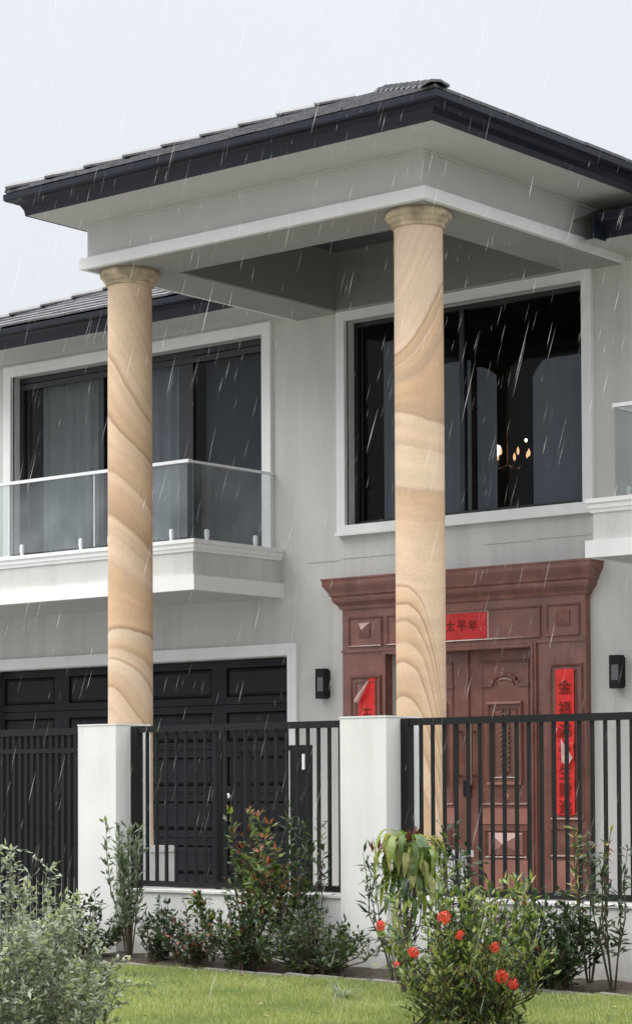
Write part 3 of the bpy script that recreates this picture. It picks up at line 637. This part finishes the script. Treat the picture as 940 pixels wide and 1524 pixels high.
def sheet(x0, x1, z0, z1, y, nx, nz, fn):
    mb = MB(); vs = []
    for s_ in (0, 1):
        for j in range(nz+1):
            for i in range(nx+1):
                x = x0+(x1-x0)*i/nx; z = z0+(z1-z0)*j/nz; vs.append((x, y-fn(i/nx, j/nz)+s_*.0015, z))
    n1 = (nx+1)*(nz+1); fs = []
    for j in range(nz):
        for i in range(nx):
            a = j*(nx+1)+i; fs.append((a, a+1, a+nx+2, a+nx+1)); fs.append((n1+a, n1+a+nx+1, n1+a+nx+2, n1+a+1))
    return mb.add(vs, fs)
b1 = thing('paper_banner', (-14.1, DY-.004, 1.56), 'short horizontal red paper banner with dark characters above the front door', 'banner', 'red paper banners on the entrance')
sheet(-14.375, -13.82, 1.555, 1.83, DY-.006, 6, 3, lambda a, b: .002*math.sin(a*9)).build('paper', M['redtop'], b1)
panel_frame(-14.40, -13.795, 1.53, 1.855, DY-.001, b1, w_=.022, d=.010, m='papback', name='border')
for k, ch in enumerate('太平年'): glyph(ch, -14.285+k*.145, 1.70, DY-.012, .12, b1)
b2 = thing('paper_banner', (-12.86, DY-.004, -.27), 'long vertical red paper banner right of the front door, wrinkled and torn in the middle', 'banner', 'red paper banners on the entrance')
crease = lambda a, b: .004+.006*max(0, math.sin(b*23+a*3))**2*(1 if .12 < b < .52 else .15)+(.012*a if .38 < b < .5 else 0)
sheet(-12.965, -12.745, -.275, 1.20, DY-.012, 6, 60, crease).build('paper', M['red'], b2)
fold = MB(); fold.add([(-12.90, DY-.03, .50), (-12.76, DY-.03, .30), (-12.80, DY-.055, .22), (-12.88, DY-.05, .26)], [(0, 1, 2, 3)]); fold.add([(-12.95, DY-.03, .60), (-12.93, DY-.04, .61), (-12.955, DY-.05, .50), (-12.97, DY-.03, .51)], [(0, 1, 2, 3)])
fold.build('torn_flap', M['papback'], b2)
for k, (ch, z) in enumerate((('金', 1.02), ('福', .80), ('滿', .575), ('堂', .36), ('生', .16), ('財', -.02), ('進', -.19))): glyph(ch, -12.855, z, DY-.027, .155, b2)
b3 = thing('paper_banner', (-15.41, DY-.004, .2), 'vertical red paper banner left of the front door, its top corner peeled over', 'banner', 'red paper banners on the entrance')
mb = MB(); vs = [(-15.52, 0, -.27), (-15.29, 0, -.27), (-15.285, 0, 1.19), (-15.37, 0, 1.195), (-15.52, 0, .93)]
mb.add([(x, DY-.008, z) for x, _, z in vs]+[(x, DY-.0065, z) for x, _, z in vs], [(0, 1, 2, 3, 4), (9, 8, 7, 6, 5), (0, 5, 6, 1), (1, 6, 7, 2), (2, 7, 8, 3), (3, 8, 9, 4), (4, 9, 5, 0)]).build('paper', M['red'], b3)
mb = MB(); mb.tube([(-15.37, DY-.03, 1.16), (-15.42, DY-.045, 1.08), (-15.475, DY-.055, 1.0), (-15.515, DY-.055, .94)], [.008, .018, .026, .03], 8); mb.build('curled_corner', M['papback'], b3, smooth=True)
for ch, z in (('玉', .80), ('福', .58), ('家', .36), ('和', .14), ('安', -.1)): glyph(ch, -15.405, z, DY-.012, .15, b3)

# wall lamps --------------------------------------------------------------
def lamp(x, z, label):
    l = thing('wall_lamp', (x, YW, z), label, 'lamp', 'black wall lamps beside the entrance')
    mb = MB(); mb.box(x-.055, x+.055, YW-.03, YW-.001, z-.15, z+.15); mb.build('back_plate', M['black'], l)
    mb = MB(); mb.box(x-.06, x+.06, YW-.12, YW-.031, z+.075, z+.165); mb.box(x-.06, x+.06, YW-.12, YW-.031, z-.165, z-.085)
    mb.box(x-.06, x-.048, YW-.12, YW-.031, z-.084, z+.074); mb.box(x+.048, x+.06, YW-.12, YW-.031, z-.084, z+.074); mb.build('housing', M['black'], l)
    box('lens', M['lamplens'], l, x-.046, x+.046, YW-.11, YW-.032, z-.083, z+.073)
lamp(-16.05, 1.155, 'black wall lamp between the garage door and the brown entrance'); lamp(-12.26, 1.15, 'black wall lamp on the wall right of the brown entrance')

# curtains and chandelier --------------------------------------------------
def curtain(x0, x1, z0, top, y, label, m='curtain', amp=.02):
    n = max(6, int((x1-x0)/.035)); vs = []; fs = []
    for j in range(2):
        for s_ in (0, 1):
            for i in range(n+1):
                x = x0+(x1-x0)*i/n; vs.append((x, y+amp*math.sin(i*1.25)+amp*.5*math.sin(i*.43+1)+s_*.004, z0 if j == 0 else top((x-x0)/(x1-x0))))
    k = n+1
    for i in range(n): fs += [(i, i+1, 2*k+i+1, 2*k+i), (k+i, 3*k+i, 3*k+i+1, k+i+1), (2*k+i, 2*k+i+1, 3*k+i+1, 3*k+i)]
    o = MB().add(vs, fs).build('curtain', M[m], None, smooth=True, label=label, category='curtain', group='curtains behind the upper windows'); return o
curtain(-15.48, -14.72, 2.9, lambda a: 4.92, YW+.32, 'leftmost grey curtain behind the window above the door', amp=.012)
curtain(-14.72, -14.32, 2.9, lambda a: 4.58, YW+.34, 'grey curtain between the right column and the thin window mullion, with a level top', amp=.012)
curtain(-14.235, -13.98, 2.9, lambda a: 4.49-.12*a*a, YW+.34, 'narrow grey curtain just left of the lit chandelier', amp=.010)
curtain(-13.52, -12.68, 2.9, lambda a: 4.30+.17*min(1, a*5)**.5, YW+.34, 'wide grey curtain filling the right end of the window above the door', amp=.012)
curtain(-20.9, -19.72, 2.7, lambda a: 5.04, YW+.34, 'pale sheer curtain at the left of the balcony doors', 'curtain2')
curtain(-19.2, -18.42, 2.7, lambda a: 5.06, YW+.34, 'pale sheer curtain in the middle of the balcony doors right of the left column', 'curtain')
curtain(-18.1, -17.02, 2.7, lambda a: 5.05, YW+.30, 'dark blind filling the right-hand pane of the balcony doors', 'blind', amp=.004)
ch = thing('chandelier', (-15.35, 22, 3.7), 'lit chandelier with small warm bulbs seen through the window above the door', 'chandelier')
mb = MB(); mb.tube([(-15.35, 22, 3.75), (-15.35, 22, 5.4)], .01, 6); pts = []
for k in range(8):
    a = k*math.pi/4+.3; ex, ey = -15.35+.26*math.cos(a), 22+.26*math.sin(a); pts.append((ex, ey)); mb.tube([(-15.35, 22, 3.78), ((ex-15.35)/2, (ey+22)/2, 3.72), (ex, ey, 3.86)], .008, 5)
mb.build('arms', M['bronze'], ch)
for k, (ex, ey) in enumerate(pts): MB().lathe(ex, ey, [(.006, 3.865), (.015, 3.885), (.016, 3.91), (.008, 3.94), (.002, 3.955)], 8).build('bulb', M['bulb2'], ch, smooth=True)
MB().lathe(-15.40, 21.85, [(.01, 3.87), (.045, 3.90), (.05, 3.94), (.04, 3.985), (.01, 4.0)], 12).build('bulb', M['bulb'], ch, smooth=True, label='bright white central bulb')
MB().lathe(-15.09, 22.0, [(.004, 4.02), (.014, 4.035), (.014, 4.05), (.004, 4.06)], 8).build('bulb', M['bulb'], ch, smooth=True)

# ------------------------------------------------------------------ fence
fence = thing('front_fence', (-10, 12.7, -1.3), 'white rendered pillars and low wall carrying black metal bars in front of the house', 'fence')
YF = 12.5
for x0 in (-12.78, -10.168, -6.6): 
    MB().box(x0, x0+.41, YF, YF+.38, -1.4, .493).build('pillar', M['fencewall'], fence)
    box('pillar_cap', M['fencewall'], fence, x0-.004, x0+.414, YF-.004, YF+.384, .494, .506)
for x0, x1 in ((-12.368, -10.170), (-9.756, -6.602)):
    box('base_wall', M['fencewall'], fence, x0, x1, YF+.08, YF+.30, -1.4, -.772)
    box('wall_coping', M['fencewall'], fence, x0, x1, YF+.065, YF+.315, -.771, -.752)
    yb = YF+.19
    box('top_rail', M['black'], fence, x0, x1, yb-.025, yb+.025, .438, .487); box('bottom_rail', M['black'], fence, x0, x1, yb-.02, yb+.02, -.735, -.693)
    box('post', M['black'], fence, x0+.004, x0+.069, yb-.033, yb+.033, -.751, .4865)
    xs = [-9.6+.1*k for k in range(0, 30)] if x0 > -10 else [-12.22+.1*k for k in range(0, 21)]
    src = None
    for x in xs:
        if x > x1-.03: break
        if src is None: src = proto(MB().box(-.0105, .0105, -.0105, .0105, -.694, .439), 'bar', M['black'], fence, (x, yb, 0))
        else: inst(src, 'bar', fence, (x, yb, 0))
for p in fence.children:
    pass
# pedestrian gate standing open behind the fence
pg = thing('pedestrian_gate', (-11.9, 13.6, FLOOR), 'black pedestrian gate leaf with a lock box standing behind the fence bars before the garage', 'gate')
mb = MB(); mb.box(-11.54, -11.36, 13.57, 13.63, FLOOR+.04, .34); mb.build('lock_stile', M['black'], pg)
box('hinge_stile', M['black'], pg, -12.32, -12.25, 13.57, 13.63, FLOOR+.04, .40)
box('top_rail', M['black'], pg, -12.249, -11.541, 13.58, 13.62, .30, .34); box('bottom_rail', M['black'], pg, -12.249, -11.541, 13.58, 13.62, -.78, -.74)
src = None
for k in range(7):
    x = -12.16+k*.09
    if src is None: src = proto(MB().box(-.01, .01, -.01, .01, -.74, .30), 'bar', M['black'], pg, (x, 13.6, 0))
    else: inst(src, 'bar', pg, (x, 13.6, 0))
mb = MB(); mb.box(-11.405, -11.385, 13.555, 13.569, .15, .27); mb.build('keyhole_plate', M['alu'], pg)
MB().lathe(-12.17, 13.55, [(.004, -.075), (.02, -.065), (.022, -.05), (.015, -.035), (.003, -.03)], 10).build('knob', M['alu'], pg, smooth=True)
# driveway gate
dg_ = thing('driveway_gate', (-16.5, 12.9, -1.27), 'black barred driveway gate left of the left white pillar', 'gate')
box('top_rail', M['black'], dg_, -20, -12.79, 12.875, 12.925, .442, .497); box('bottom_rail', M['black'], dg_, -20, -12.79, 12.875, 12.925, -1.2, -1.13); box('upper_rail', M['black'], dg_, -20, -12.79, 12.88, 12.92, .30, .335)
src = None
for k in range(100):
    x = -12.84-k*.072
    if x < -19.98: break
    if src is None: src = proto(MB().box(-.014, .014, -.018, .018, -1.13, .442), 'bar', M['black'], dg_, (x, 12.9, 0))
    else: inst(src, 'bar', dg_, (x, 12.9, 0))

# ------------------------------------------------------------------ plants
def leaf_geo(mb, p, d, n, L, W, mi, curl=.0):
    s = d.cross(n).normalized(); mid = p+d*L*.5+n*L*.08; tip = p+d*L-Vector((0, 0, curl*L))
    vs = [p, p+d*L*.42+s*W*.5-Vector((0, 0, curl*L*.2)), tip, p+d*L*.42-s*W*.5-Vector((0, 0, curl*L*.2)), mid-Vector((0, 0, curl*L*.25))]
    mb.add(vs, [(0, 1, 4), (1, 2, 4), (2, 3, 4), (3, 0, 4)], mi)
def rv(rn): 
    v = Vector((rn.gauss(0, 1), rn.gauss(0, 1), rn.gauss(0, 1))); return v.normalized()
def grow(name, label, cat, base, H, Wd, stems, per, L, Wl, mats, weights, seed, lean=0.25, start=.25, group=None, curl=.1, tipmat=None, tipn=0, side=3, stem_r=.006, up=.45, shape='round', flowers=None, depth=None, stemm='stem'):
    """stems fan out from the base; side twigs carry small leaves; tipmat leaves crown each stem"""
    rn = random.Random(seed); base = Vector(base)
    t = thing(name, base, label, cat, group)
    st = MB(); fo = MB(); ends = []; depth = depth or Wd
    for k in range(stems):
        ang = rn.uniform(0, 2*math.pi); rr = math.sqrt(rn.random())
        hh = H*(1-.55*rr**2)*rn.uniform(.72, 1.0) if shape == 'round' else H*rn.uniform(.42, 1)*(1-.25*rr**2) if shape == 'loose' else H*rn.uniform(.7, 1)
        top = base+Vector((math.cos(ang)*rr*Wd/2, math.sin(ang)*rr*depth/2, hh))
        mid = base+Vector((math.cos(ang)*rr*Wd*.40, math.sin(ang)*rr*depth*.40, hh*.5))
        sp = .22 if shape == 'round' else .34 if shape == 'loose' else .06
        pts = [base+Vector((math.cos(ang)*sp*Wd*rr, math.sin(ang)*sp*depth*rr, 0)), base.lerp(mid, .5)+rv(rn)*.01, mid, mid.lerp(top, .55)+rv(rn)*.02, top]
        st.tube(pts, [stem_r, stem_r*.9, stem_r*.7, stem_r*.5, stem_r*.3], 5); ends.append(top)
        for j in range(per):
            u = start+(1-start)*(j+rn.random())/per; seg = min(3, int(u*4)); q = pts[seg].lerp(pts[seg+1], u*4-seg)
            tw = rv(rn); tw.z = abs(tw.z)*.6+.1; tw.normalize(); tl = rn.uniform(.2, 1)*Wd*.16*(1.2-u*.6); e_ = q+tw*tl
            if tl > .05: st.tube([q, q.lerp(e_, .5)+Vector((0, 0, .01)), e_], stem_r*.35, 3)
            for i in range(side):
                pp = q.lerp(e_, (i+rn.random())/side); d = (tw*.4+rv(rn)*.8+Vector((0, 0, up))).normalized(); nn = (Vector((0, 0, 1))+rv(rn)*.6).normalized()
                mi = rn.choices(range(len(mats)), weights)[0]
                leaf_geo(fo, pp, d, nn, L*rn.uniform(.6, 1.2), Wl*rn.uniform(.7, 1.15), mi, curl)
        if tipmat is not None:
            for i in range(tipn):
                d = (rv(rn)*.7+Vector((0, 0, .8))).normalized(); leaf_geo(fo, top+rv(rn)*.015, d, (rv(rn)+Vector((0, 0, 1))).normalized(), L*rn.uniform(.6, 1), Wl*.8, tipmat, 0)
    st.build('stems', M[stemm], t); fo.build('foliage', [M[m_] for m_ in mats], t, kind='stuff')
    if flowers:
        for fx, fy, fz, fr in flowers:
            mb = MB(); c0 = Vector((fx, fy, fz))
            for i in range(70):
                d = rv(rn); d.normalize(); p = c0+d*fr*rn.uniform(.65, 1.0); n_ = d; s = d.orthogonal().normalized(); s = (Matrix.Rotation(rn.uniform(0, 6.28), 3, d) @ s)
                w_ = fr*.30
                for q in range(2):
                    a = Matrix.Rotation(q*math.pi/2, 3, d) @ s; b_ = d.cross(a)
                    mb.add([p-a*w_+d*.001*q, p-b_*w_*.35+d*.002, p+a*w_, p+b_*w_*.35+d*.002], [(0, 1, 2, 3)])
            mb.build('flower_cluster', M['petal'], t)
    return t
SHB = 'shrubs planted along the foot of the fence'
BZ = -1.25
grow('slender_shrub', 'tall thin grey-green shrub with upright twigs beside the left white pillar', 'shrub', (-11.95, 12.22, BZ), 1.02, .42, 11, 26, .085, .026, ['leaf_grey', 'leaf_grey2', 'leaf_dark'], [5, 3, 2], 11, group=SHB, shape='tall', side=2, stem_r=.006, up=.8)
grow('low_shrub', 'low dark rounded shrub at the foot of the left white pillar', 'shrub', (-12.32, 12.12, BZ), .56, .62, 26, 12, .06, .030, ['leaf_dark', 'leaf_grey', 'leaf_deep'], [5, 3, 3], 12, start=.04, group=SHB)
grow('low_shrub', 'low dark shrub just right of the thin grey-green shrub', 'shrub', (-11.66, 12.2, BZ), .50, .42, 18, 11, .055, .028, ['leaf_dark', 'leaf_deep', 'leaf_grey'], [5, 4, 3], 13, start=.04, group=SHB)
grow('low_shrub', 'low dark shrub with a few red young leaves left of the red-tipped tall shrub', 'shrub', (-11.25, 12.15, BZ), 0.48, .58, 22, 11, .055, .028, ['leaf_dark', 'leaf_deep', 'leaf_grey', 'leaf_red', 'leaf_rust'], [6, 5, 2, .5, 1], 14, start=.04, group=SHB)
grow('red_tipped_shrub', 'tall shrub with green leaves and orange-red young tips in front of the fence bars', 'shrub', (-10.82, 12.25, BZ), 1.16, 0.8, 20, 19, 0.08, .030, ['leaf_mid', 'leaf_light', 'leaf_dark', 'leaf_red', 'leaf_rust'], [4, 2.2, 4, .7, .8], 15, group=SHB, start=.42, tipmat=3, tipn=3, stem_r=.007, up=.5)
grow('low_shrub', 'bushy dark green shrub under the red-tipped tall shrub', 'shrub', (-10.66, 12.05, BZ), .60, .70, 34, 12, .055, .028, ['leaf_dark', 'leaf_mid', 'leaf_deep', 'leaf_red'], [5, 3, 4, .3], 16, start=.04, group=SHB)
grow('twiggy_shrub', 'twiggy shrub with narrow leaves behind the bars left of the middle pillar', 'shrub', (-10.38, 12.42, BZ), 1.12, .40, 8, 20, .085, .022, ['leaf_dark', 'leaf_mid', 'leaf_deep'], [5, 2, 3], 17, group=SHB, shape='tall', side=2, up=.5)
grow('ground_shrub', 'spreading low dark green shrub at the foot of the middle white pillar', 'shrub', (-10.0, 12.05, BZ), .44, .98, 46, 11, .055, .026, ['leaf_dark', 'leaf_mid', 'leaf_deep'], [5, 4, 4], 18, start=.04, group=SHB, depth=.6)
grow('dark_shrub', 'very dark shrub with reddish tips behind the flowering bush', 'shrub', (-8.66, 12.1, BZ), .56, .58, 24, 12, .05, .032, ['leaf_deep', 'leaf_dark', 'leaf_rust'], [7, 2, 1.2], 19, start=.04, group=SHB, tipmat=2, tipn=3)
grow('dark_shrub', 'dark green upright shrub under the right-hand fence bars', 'shrub', (-8.06, 11.95, BZ), .70, .66, 50, 15, .058, .030, ['leaf_deep', 'leaf_dark', 'leaf_mid'], [5, 4, 1], 20, start=.04, group=SHB)
grow('slender_shrub', 'tall thin rusty-leaved shrub climbing in front of the right-hand bars', 'shrub', (-8.02, 12.35, BZ), 1.12, .40, 6, 16, .08, .022, ['leaf_mid', 'leaf_rust', 'leaf_olive'], [4, 3, 2], 21, group=SHB, shape='tall', side=2)
grow('slender_shrub', 'tall thin dark shrub with drooping narrow leaves at the right edge', 'shrub', (-7.68, 12.1, BZ), .98, .42, 7, 18, .09, .022, ['leaf_dark', 'leaf_deep', 'leaf_grey'], [5, 3, 2], 22, group=SHB, shape='tall', side=2, curl=.3)
grow('slender_shrub', 'thin dark twiggy shrub left of the drooping olive-leaved plant', 'shrub', (-9.22, 11.9, BZ), .90, .46, 7, 16, .10, .022, ['leaf_dark', 'leaf_grey', 'leaf_deep'], [5, 2, 3], 23, group=SHB, shape='tall', side=2, curl=.2)
grow('slender_shrub', 'dark twiggy shrub right of the drooping olive-leaved plant', 'shrub', (-8.86, 12.2, BZ), 1.04, .44, 9, 17, .075, .03, ['leaf_dark', 'leaf_deep', 'leaf_mid'], [5, 3, 2], 24, group=SHB, shape='tall', side=2, curl=.2)
# flowering bush in the lawn
fb = Vector((-7.08, 9.75, LAWN))
fl = []
for px, py, r_ in ((661, 1366, .038), (684, 1392, .026), (615, 1419, .032), (736, 1410, .030), (746, 1454, .040), (763, 1465, .032), (566, 1378, .028), (590, 1436, .018)):
    d = (R2*(px-470)/3419.36-U2*(py-1054.62)/3419.36+F); k = fb.dot(F)-.40; p = d*k; fl.append((p.x, p.y, p.z, r_*.95))
grow('flowering_bush', 'large green bush with round orange-red flower clusters on the lawn in front of the fence', 'bush', fb, .90, .98, 58, 26, .066, .021, ['leaf_mid', 'leaf_light', 'leaf_dark', 'leaf_olive', 'leaf_rust'], [5, 5, 3.5, 2, .5], 33, stem_r=.005, side=3, up=.75, flowers=fl, start=.06, shape='loose')
# drooping olive plant: each long leaf is a part
dp = thing('drooping_plant', (-8.62, 11.2, LAWN), 'plant with long drooping olive-green leaves hanging from its crown beside the middle pillar', 'plant')
rn = random.Random(5); mb = MB(); c0 = Vector((-8.62, 11.2, LAWN))
crown = c0+Vector((-.02, 0, .93))
mb.tube([c0, c0+Vector((.02, 0, .4)), c0+Vector((.0, .02, .75)), crown], [.02, .016, .012, .006], 7)
mb.tube([c0+Vector((.02, 0, .3)), c0+Vector((.08, 0, .55)), c0+Vector((.10, 0, .85))], [.012, .01, .006], 6); mb.build('stem', M['stem'], dp)
for k in range(120):
    a = rn.uniform(0, 2*math.pi); rr = math.sqrt(rn.random())*.12; s0 = c0+Vector((.05+math.cos(a)*rr, math.sin(a)*rr, rn.uniform(.60, .99) if k > 50 else rn.uniform(.84, 1.0)))
    out = Vector((math.cos(a+rn.uniform(-.5, .5)), math.sin(a+rn.uniform(-.5, .5)), 0)); LL = rn.uniform(.20, .34); wd = rn.uniform(.028, .046)
    pts = []; p = s0.copy(); el = rn.uniform(.1, .7)
    for i in range(7):
        pts.append(p.copy()); p = p+(out*math.cos(el)+Vector((0, 0, math.sin(el))))*LL/6; el -= rn.uniform(.4, .75) if el > -1.3 else .02
    sd_ = out.cross(Vector((0, 0, 1))).normalized(); vs = []; fs = []
    for i, q in enumerate(pts):
        ww = wd*.5*math.sin(math.pi*min(1, (i+.6)/6.6))**.7+.001; vs += [q-sd_*ww, q+Vector((0, 0, -.004)), q+sd_*ww]
    for i in range(6):
        for j in range(2): b_ = i*3+j; fs.append((b_, b_+1, b_+4, b_+3))
    MB().add(vs, fs).build('leaf', M[rn.choice(['leaf_olive', 'leaf_olive', 'leaf_light', 'leaf_mid'] if s0.z-c0.z > .80 else ['leaf_light', 'leaf_mid', 'leaf_mid', 'leaf_dark', 'leaf_olive'])], dp, smooth=True)
mb = MB()
for k in range(8): leaf_geo(mb, crown+Vector((.10, 0, .02))+rv(rn)*.02, (rv(rn)*.5+Vector((0, 0, 1))).normalized(), rv(rn), .10, .03, 0)
for k in range(6): leaf_geo(mb, c0+Vector((-.13, -.1, .88))+rv(rn)*.02, (rv(rn)*.6+Vector((0, 0, 1))).normalized(), rv(rn), .09, .03, 0)
mb.build('young_leaves', M['leaf_rust'], dp)
# grass-like tuft
tf = MB(); rn = random.Random(8); c0 = Vector((-8.75, 10.75, LAWN))
for k in range(40):
    a = rn.uniform(0, 6.28); o_ = Vector((math.cos(a), math.sin(a), 0)); LL = rn.uniform(.15, .32); el = rn.uniform(.6, 1.4); p = c0+o_*.02; pts = []
    for i in range(6): pts.append(p.copy()); p = p+(o_*math.cos(el)+Vector((0, 0, math.sin(el))))*LL/5; el -= .4
    sd_ = o_.cross(Vector((0, 0, 1))); vs = []; fs = []
    for i, q in enumerate(pts): ww = .005*(1-i/5.5); vs += [q-sd_*ww, q+sd_*ww]
    for i in range(5): fs.append((2*i, 2*i+1, 2*i+3, 2*i+2))
    tf.add(vs, fs)
tf.build('grass_tuft', M['leaf_grey2'], None, label='pale tuft of long grass blades at the left foot of the flowering bush', category='grass tuft')
# foreground shrub, lower left
fg = Vector((-6.86, 6.30, LAWN))
grow('foreground_shrub', 'hazy grey-green loose shrub in the lower left foreground', 'shrub', fg, 1.08, .94, 72, 40, .036, .018, ['leaf_grey2', 'leaf_mist', 'leaf_grey'], [4, 6, 1], 40, stem_r=.0055, start=.30, side=4, up=.3, stemm='stem_pale')
grow('low_shrub', 'small pale shrub behind the hazy foreground shrub near the driveway edge', 'shrub', (-11.9, 11.3, LAWN), .36, .6, 26, 12, .045, .018, ['leaf_grey', 'leaf_grey2', 'leaf_mist'], [5, 3, 2], 41, start=.04, group=SHB)

# lawn blades
rn = random.Random(9); mb = MB(); V_ = mb.v; F_ = mb.f; I_ = mb.mi
def ninv(x, y): return math.sin(x*3.1+1.7*math.sin(y*2.3))*math.sin(y*3.7+1.3*math.sin(x*1.9))
k = 0
while k < 150000:
    dd = rn.uniform(9.5, 17.0); u = rn.uniform(-.165, .15); p = Vector((F.x, F.y, 0)).normalized()*dd+Rt*u*dd
    if p.y > 11.82 or p.x < -12.6: continue
    a = rn.uniform(0, 6.28); h = rn.uniform(.012, .034)*(1.3+.5*ninv(p.x, p.y)); w_ = .0035; c, s = math.cos(a), math.sin(a); b = len(V_)
    V_ += [(p.x-c*w_, p.y-s*w_, LAWN-.002), (p.x+c*w_, p.y+s*w_, LAWN-.002), (p.x+rn.uniform(-.02, .02), p.y+rn.uniform(-.02, .02), LAWN+h)]
    F_.append((b, b+1, b+2)); I_.append(0 if rn.random()+.35*ninv(p.x*1.3+4, p.y) < .55 else 1); k += 1
mb.build('lawn_grass', [M['grass'], M['grass2']], None, kind='stuff', label='wet green lawn grass in front of the planted bed', category='grass')

rn = random.Random(21); mb = MB()
for k in range(90):
    x, y = rn.uniform(-11.5, -6), rn.uniform(8.6, 11.7); a = rn.uniform(0, 6.28)
    leaf_geo(mb, Vector((x, y, LAWN+.03)), Vector((math.cos(a), math.sin(a), rn.uniform(-.2, .3))).normalized(), Vector((0, 0, 1)), rn.uniform(.03, .07), rn.uniform(.012, .03), rn.choice((0, 0, 1, 2)))
mb.build('fallen_leaves', [M['leaf_rust'], M['leaf_olive'], M['leaf_dark']], None, kind='stuff', label='scattered fallen leaves lying in the wet lawn', category='leaves')
mb = MB()
for k in range(260):
    cx, cy = rn.choice(((-10.3, 10.6), (-9.9, 10.2), (-9.1, 11.3), (-10.9, 11.2), (-7.9, 10.4))); x, y = cx+rn.gauss(0, .10), cy+rn.gauss(0, .05); a = rn.uniform(0, 6.28)
    leaf_geo(mb, Vector((x, y, LAWN)), Vector((math.cos(a)*.7, math.sin(a)*.7, .7)), Vector((0, 0, 1)), rn.uniform(.04, .075), .010, 0)
mb.build('lawn_weeds', M['leaf_mid'], None, kind='stuff', label='darker coarse weed patches in the lawn', category='weeds')

# rain -------------------------------------------------------------------
rn = random.Random(12); mb = MB()
for k in range(3600):
    d = rn.uniform(4.5, 19); u = rn.uniform(-3.6, 3.6); z = rn.uniform(-1.2, 6.6)
    p = Vector((F.x, F.y, 0)).normalized()*d+Rt*u; p.z = z
    if p.y > 15.4: continue
    ln = rn.uniform(.03, .19); dr = Vector((0, 0, -1))+Rt*(-.24+rn.uniform(-.03, .03)); dr.normalize(); q = p+dr*ln; r_ = rn.uniform(.0006, .0014)
    a = Vector((1, 0, 0)); b_ = Vector((0, 1, 0)); m_ = p.lerp(q, .6)
    tri = [m_+a*r_, m_-a*r_*.5+b_*r_*.87, m_-a*r_*.5-b_*r_*.87]
    mb.add([p]+tri+[q], [(0, 1, 2), (0, 2, 3), (0, 3, 1), (4, 2, 1), (4, 3, 2), (4, 1, 3)], int(rn.random() < .6))
mb.build('rain', [M['rain'], M['rain2']], None, kind='stuff', label='slanting rain drops falling in front of the house', category='rain')
for o in list(bpy.data.objects):
    if o.name == 'tmp': bpy.data.objects.remove(o)
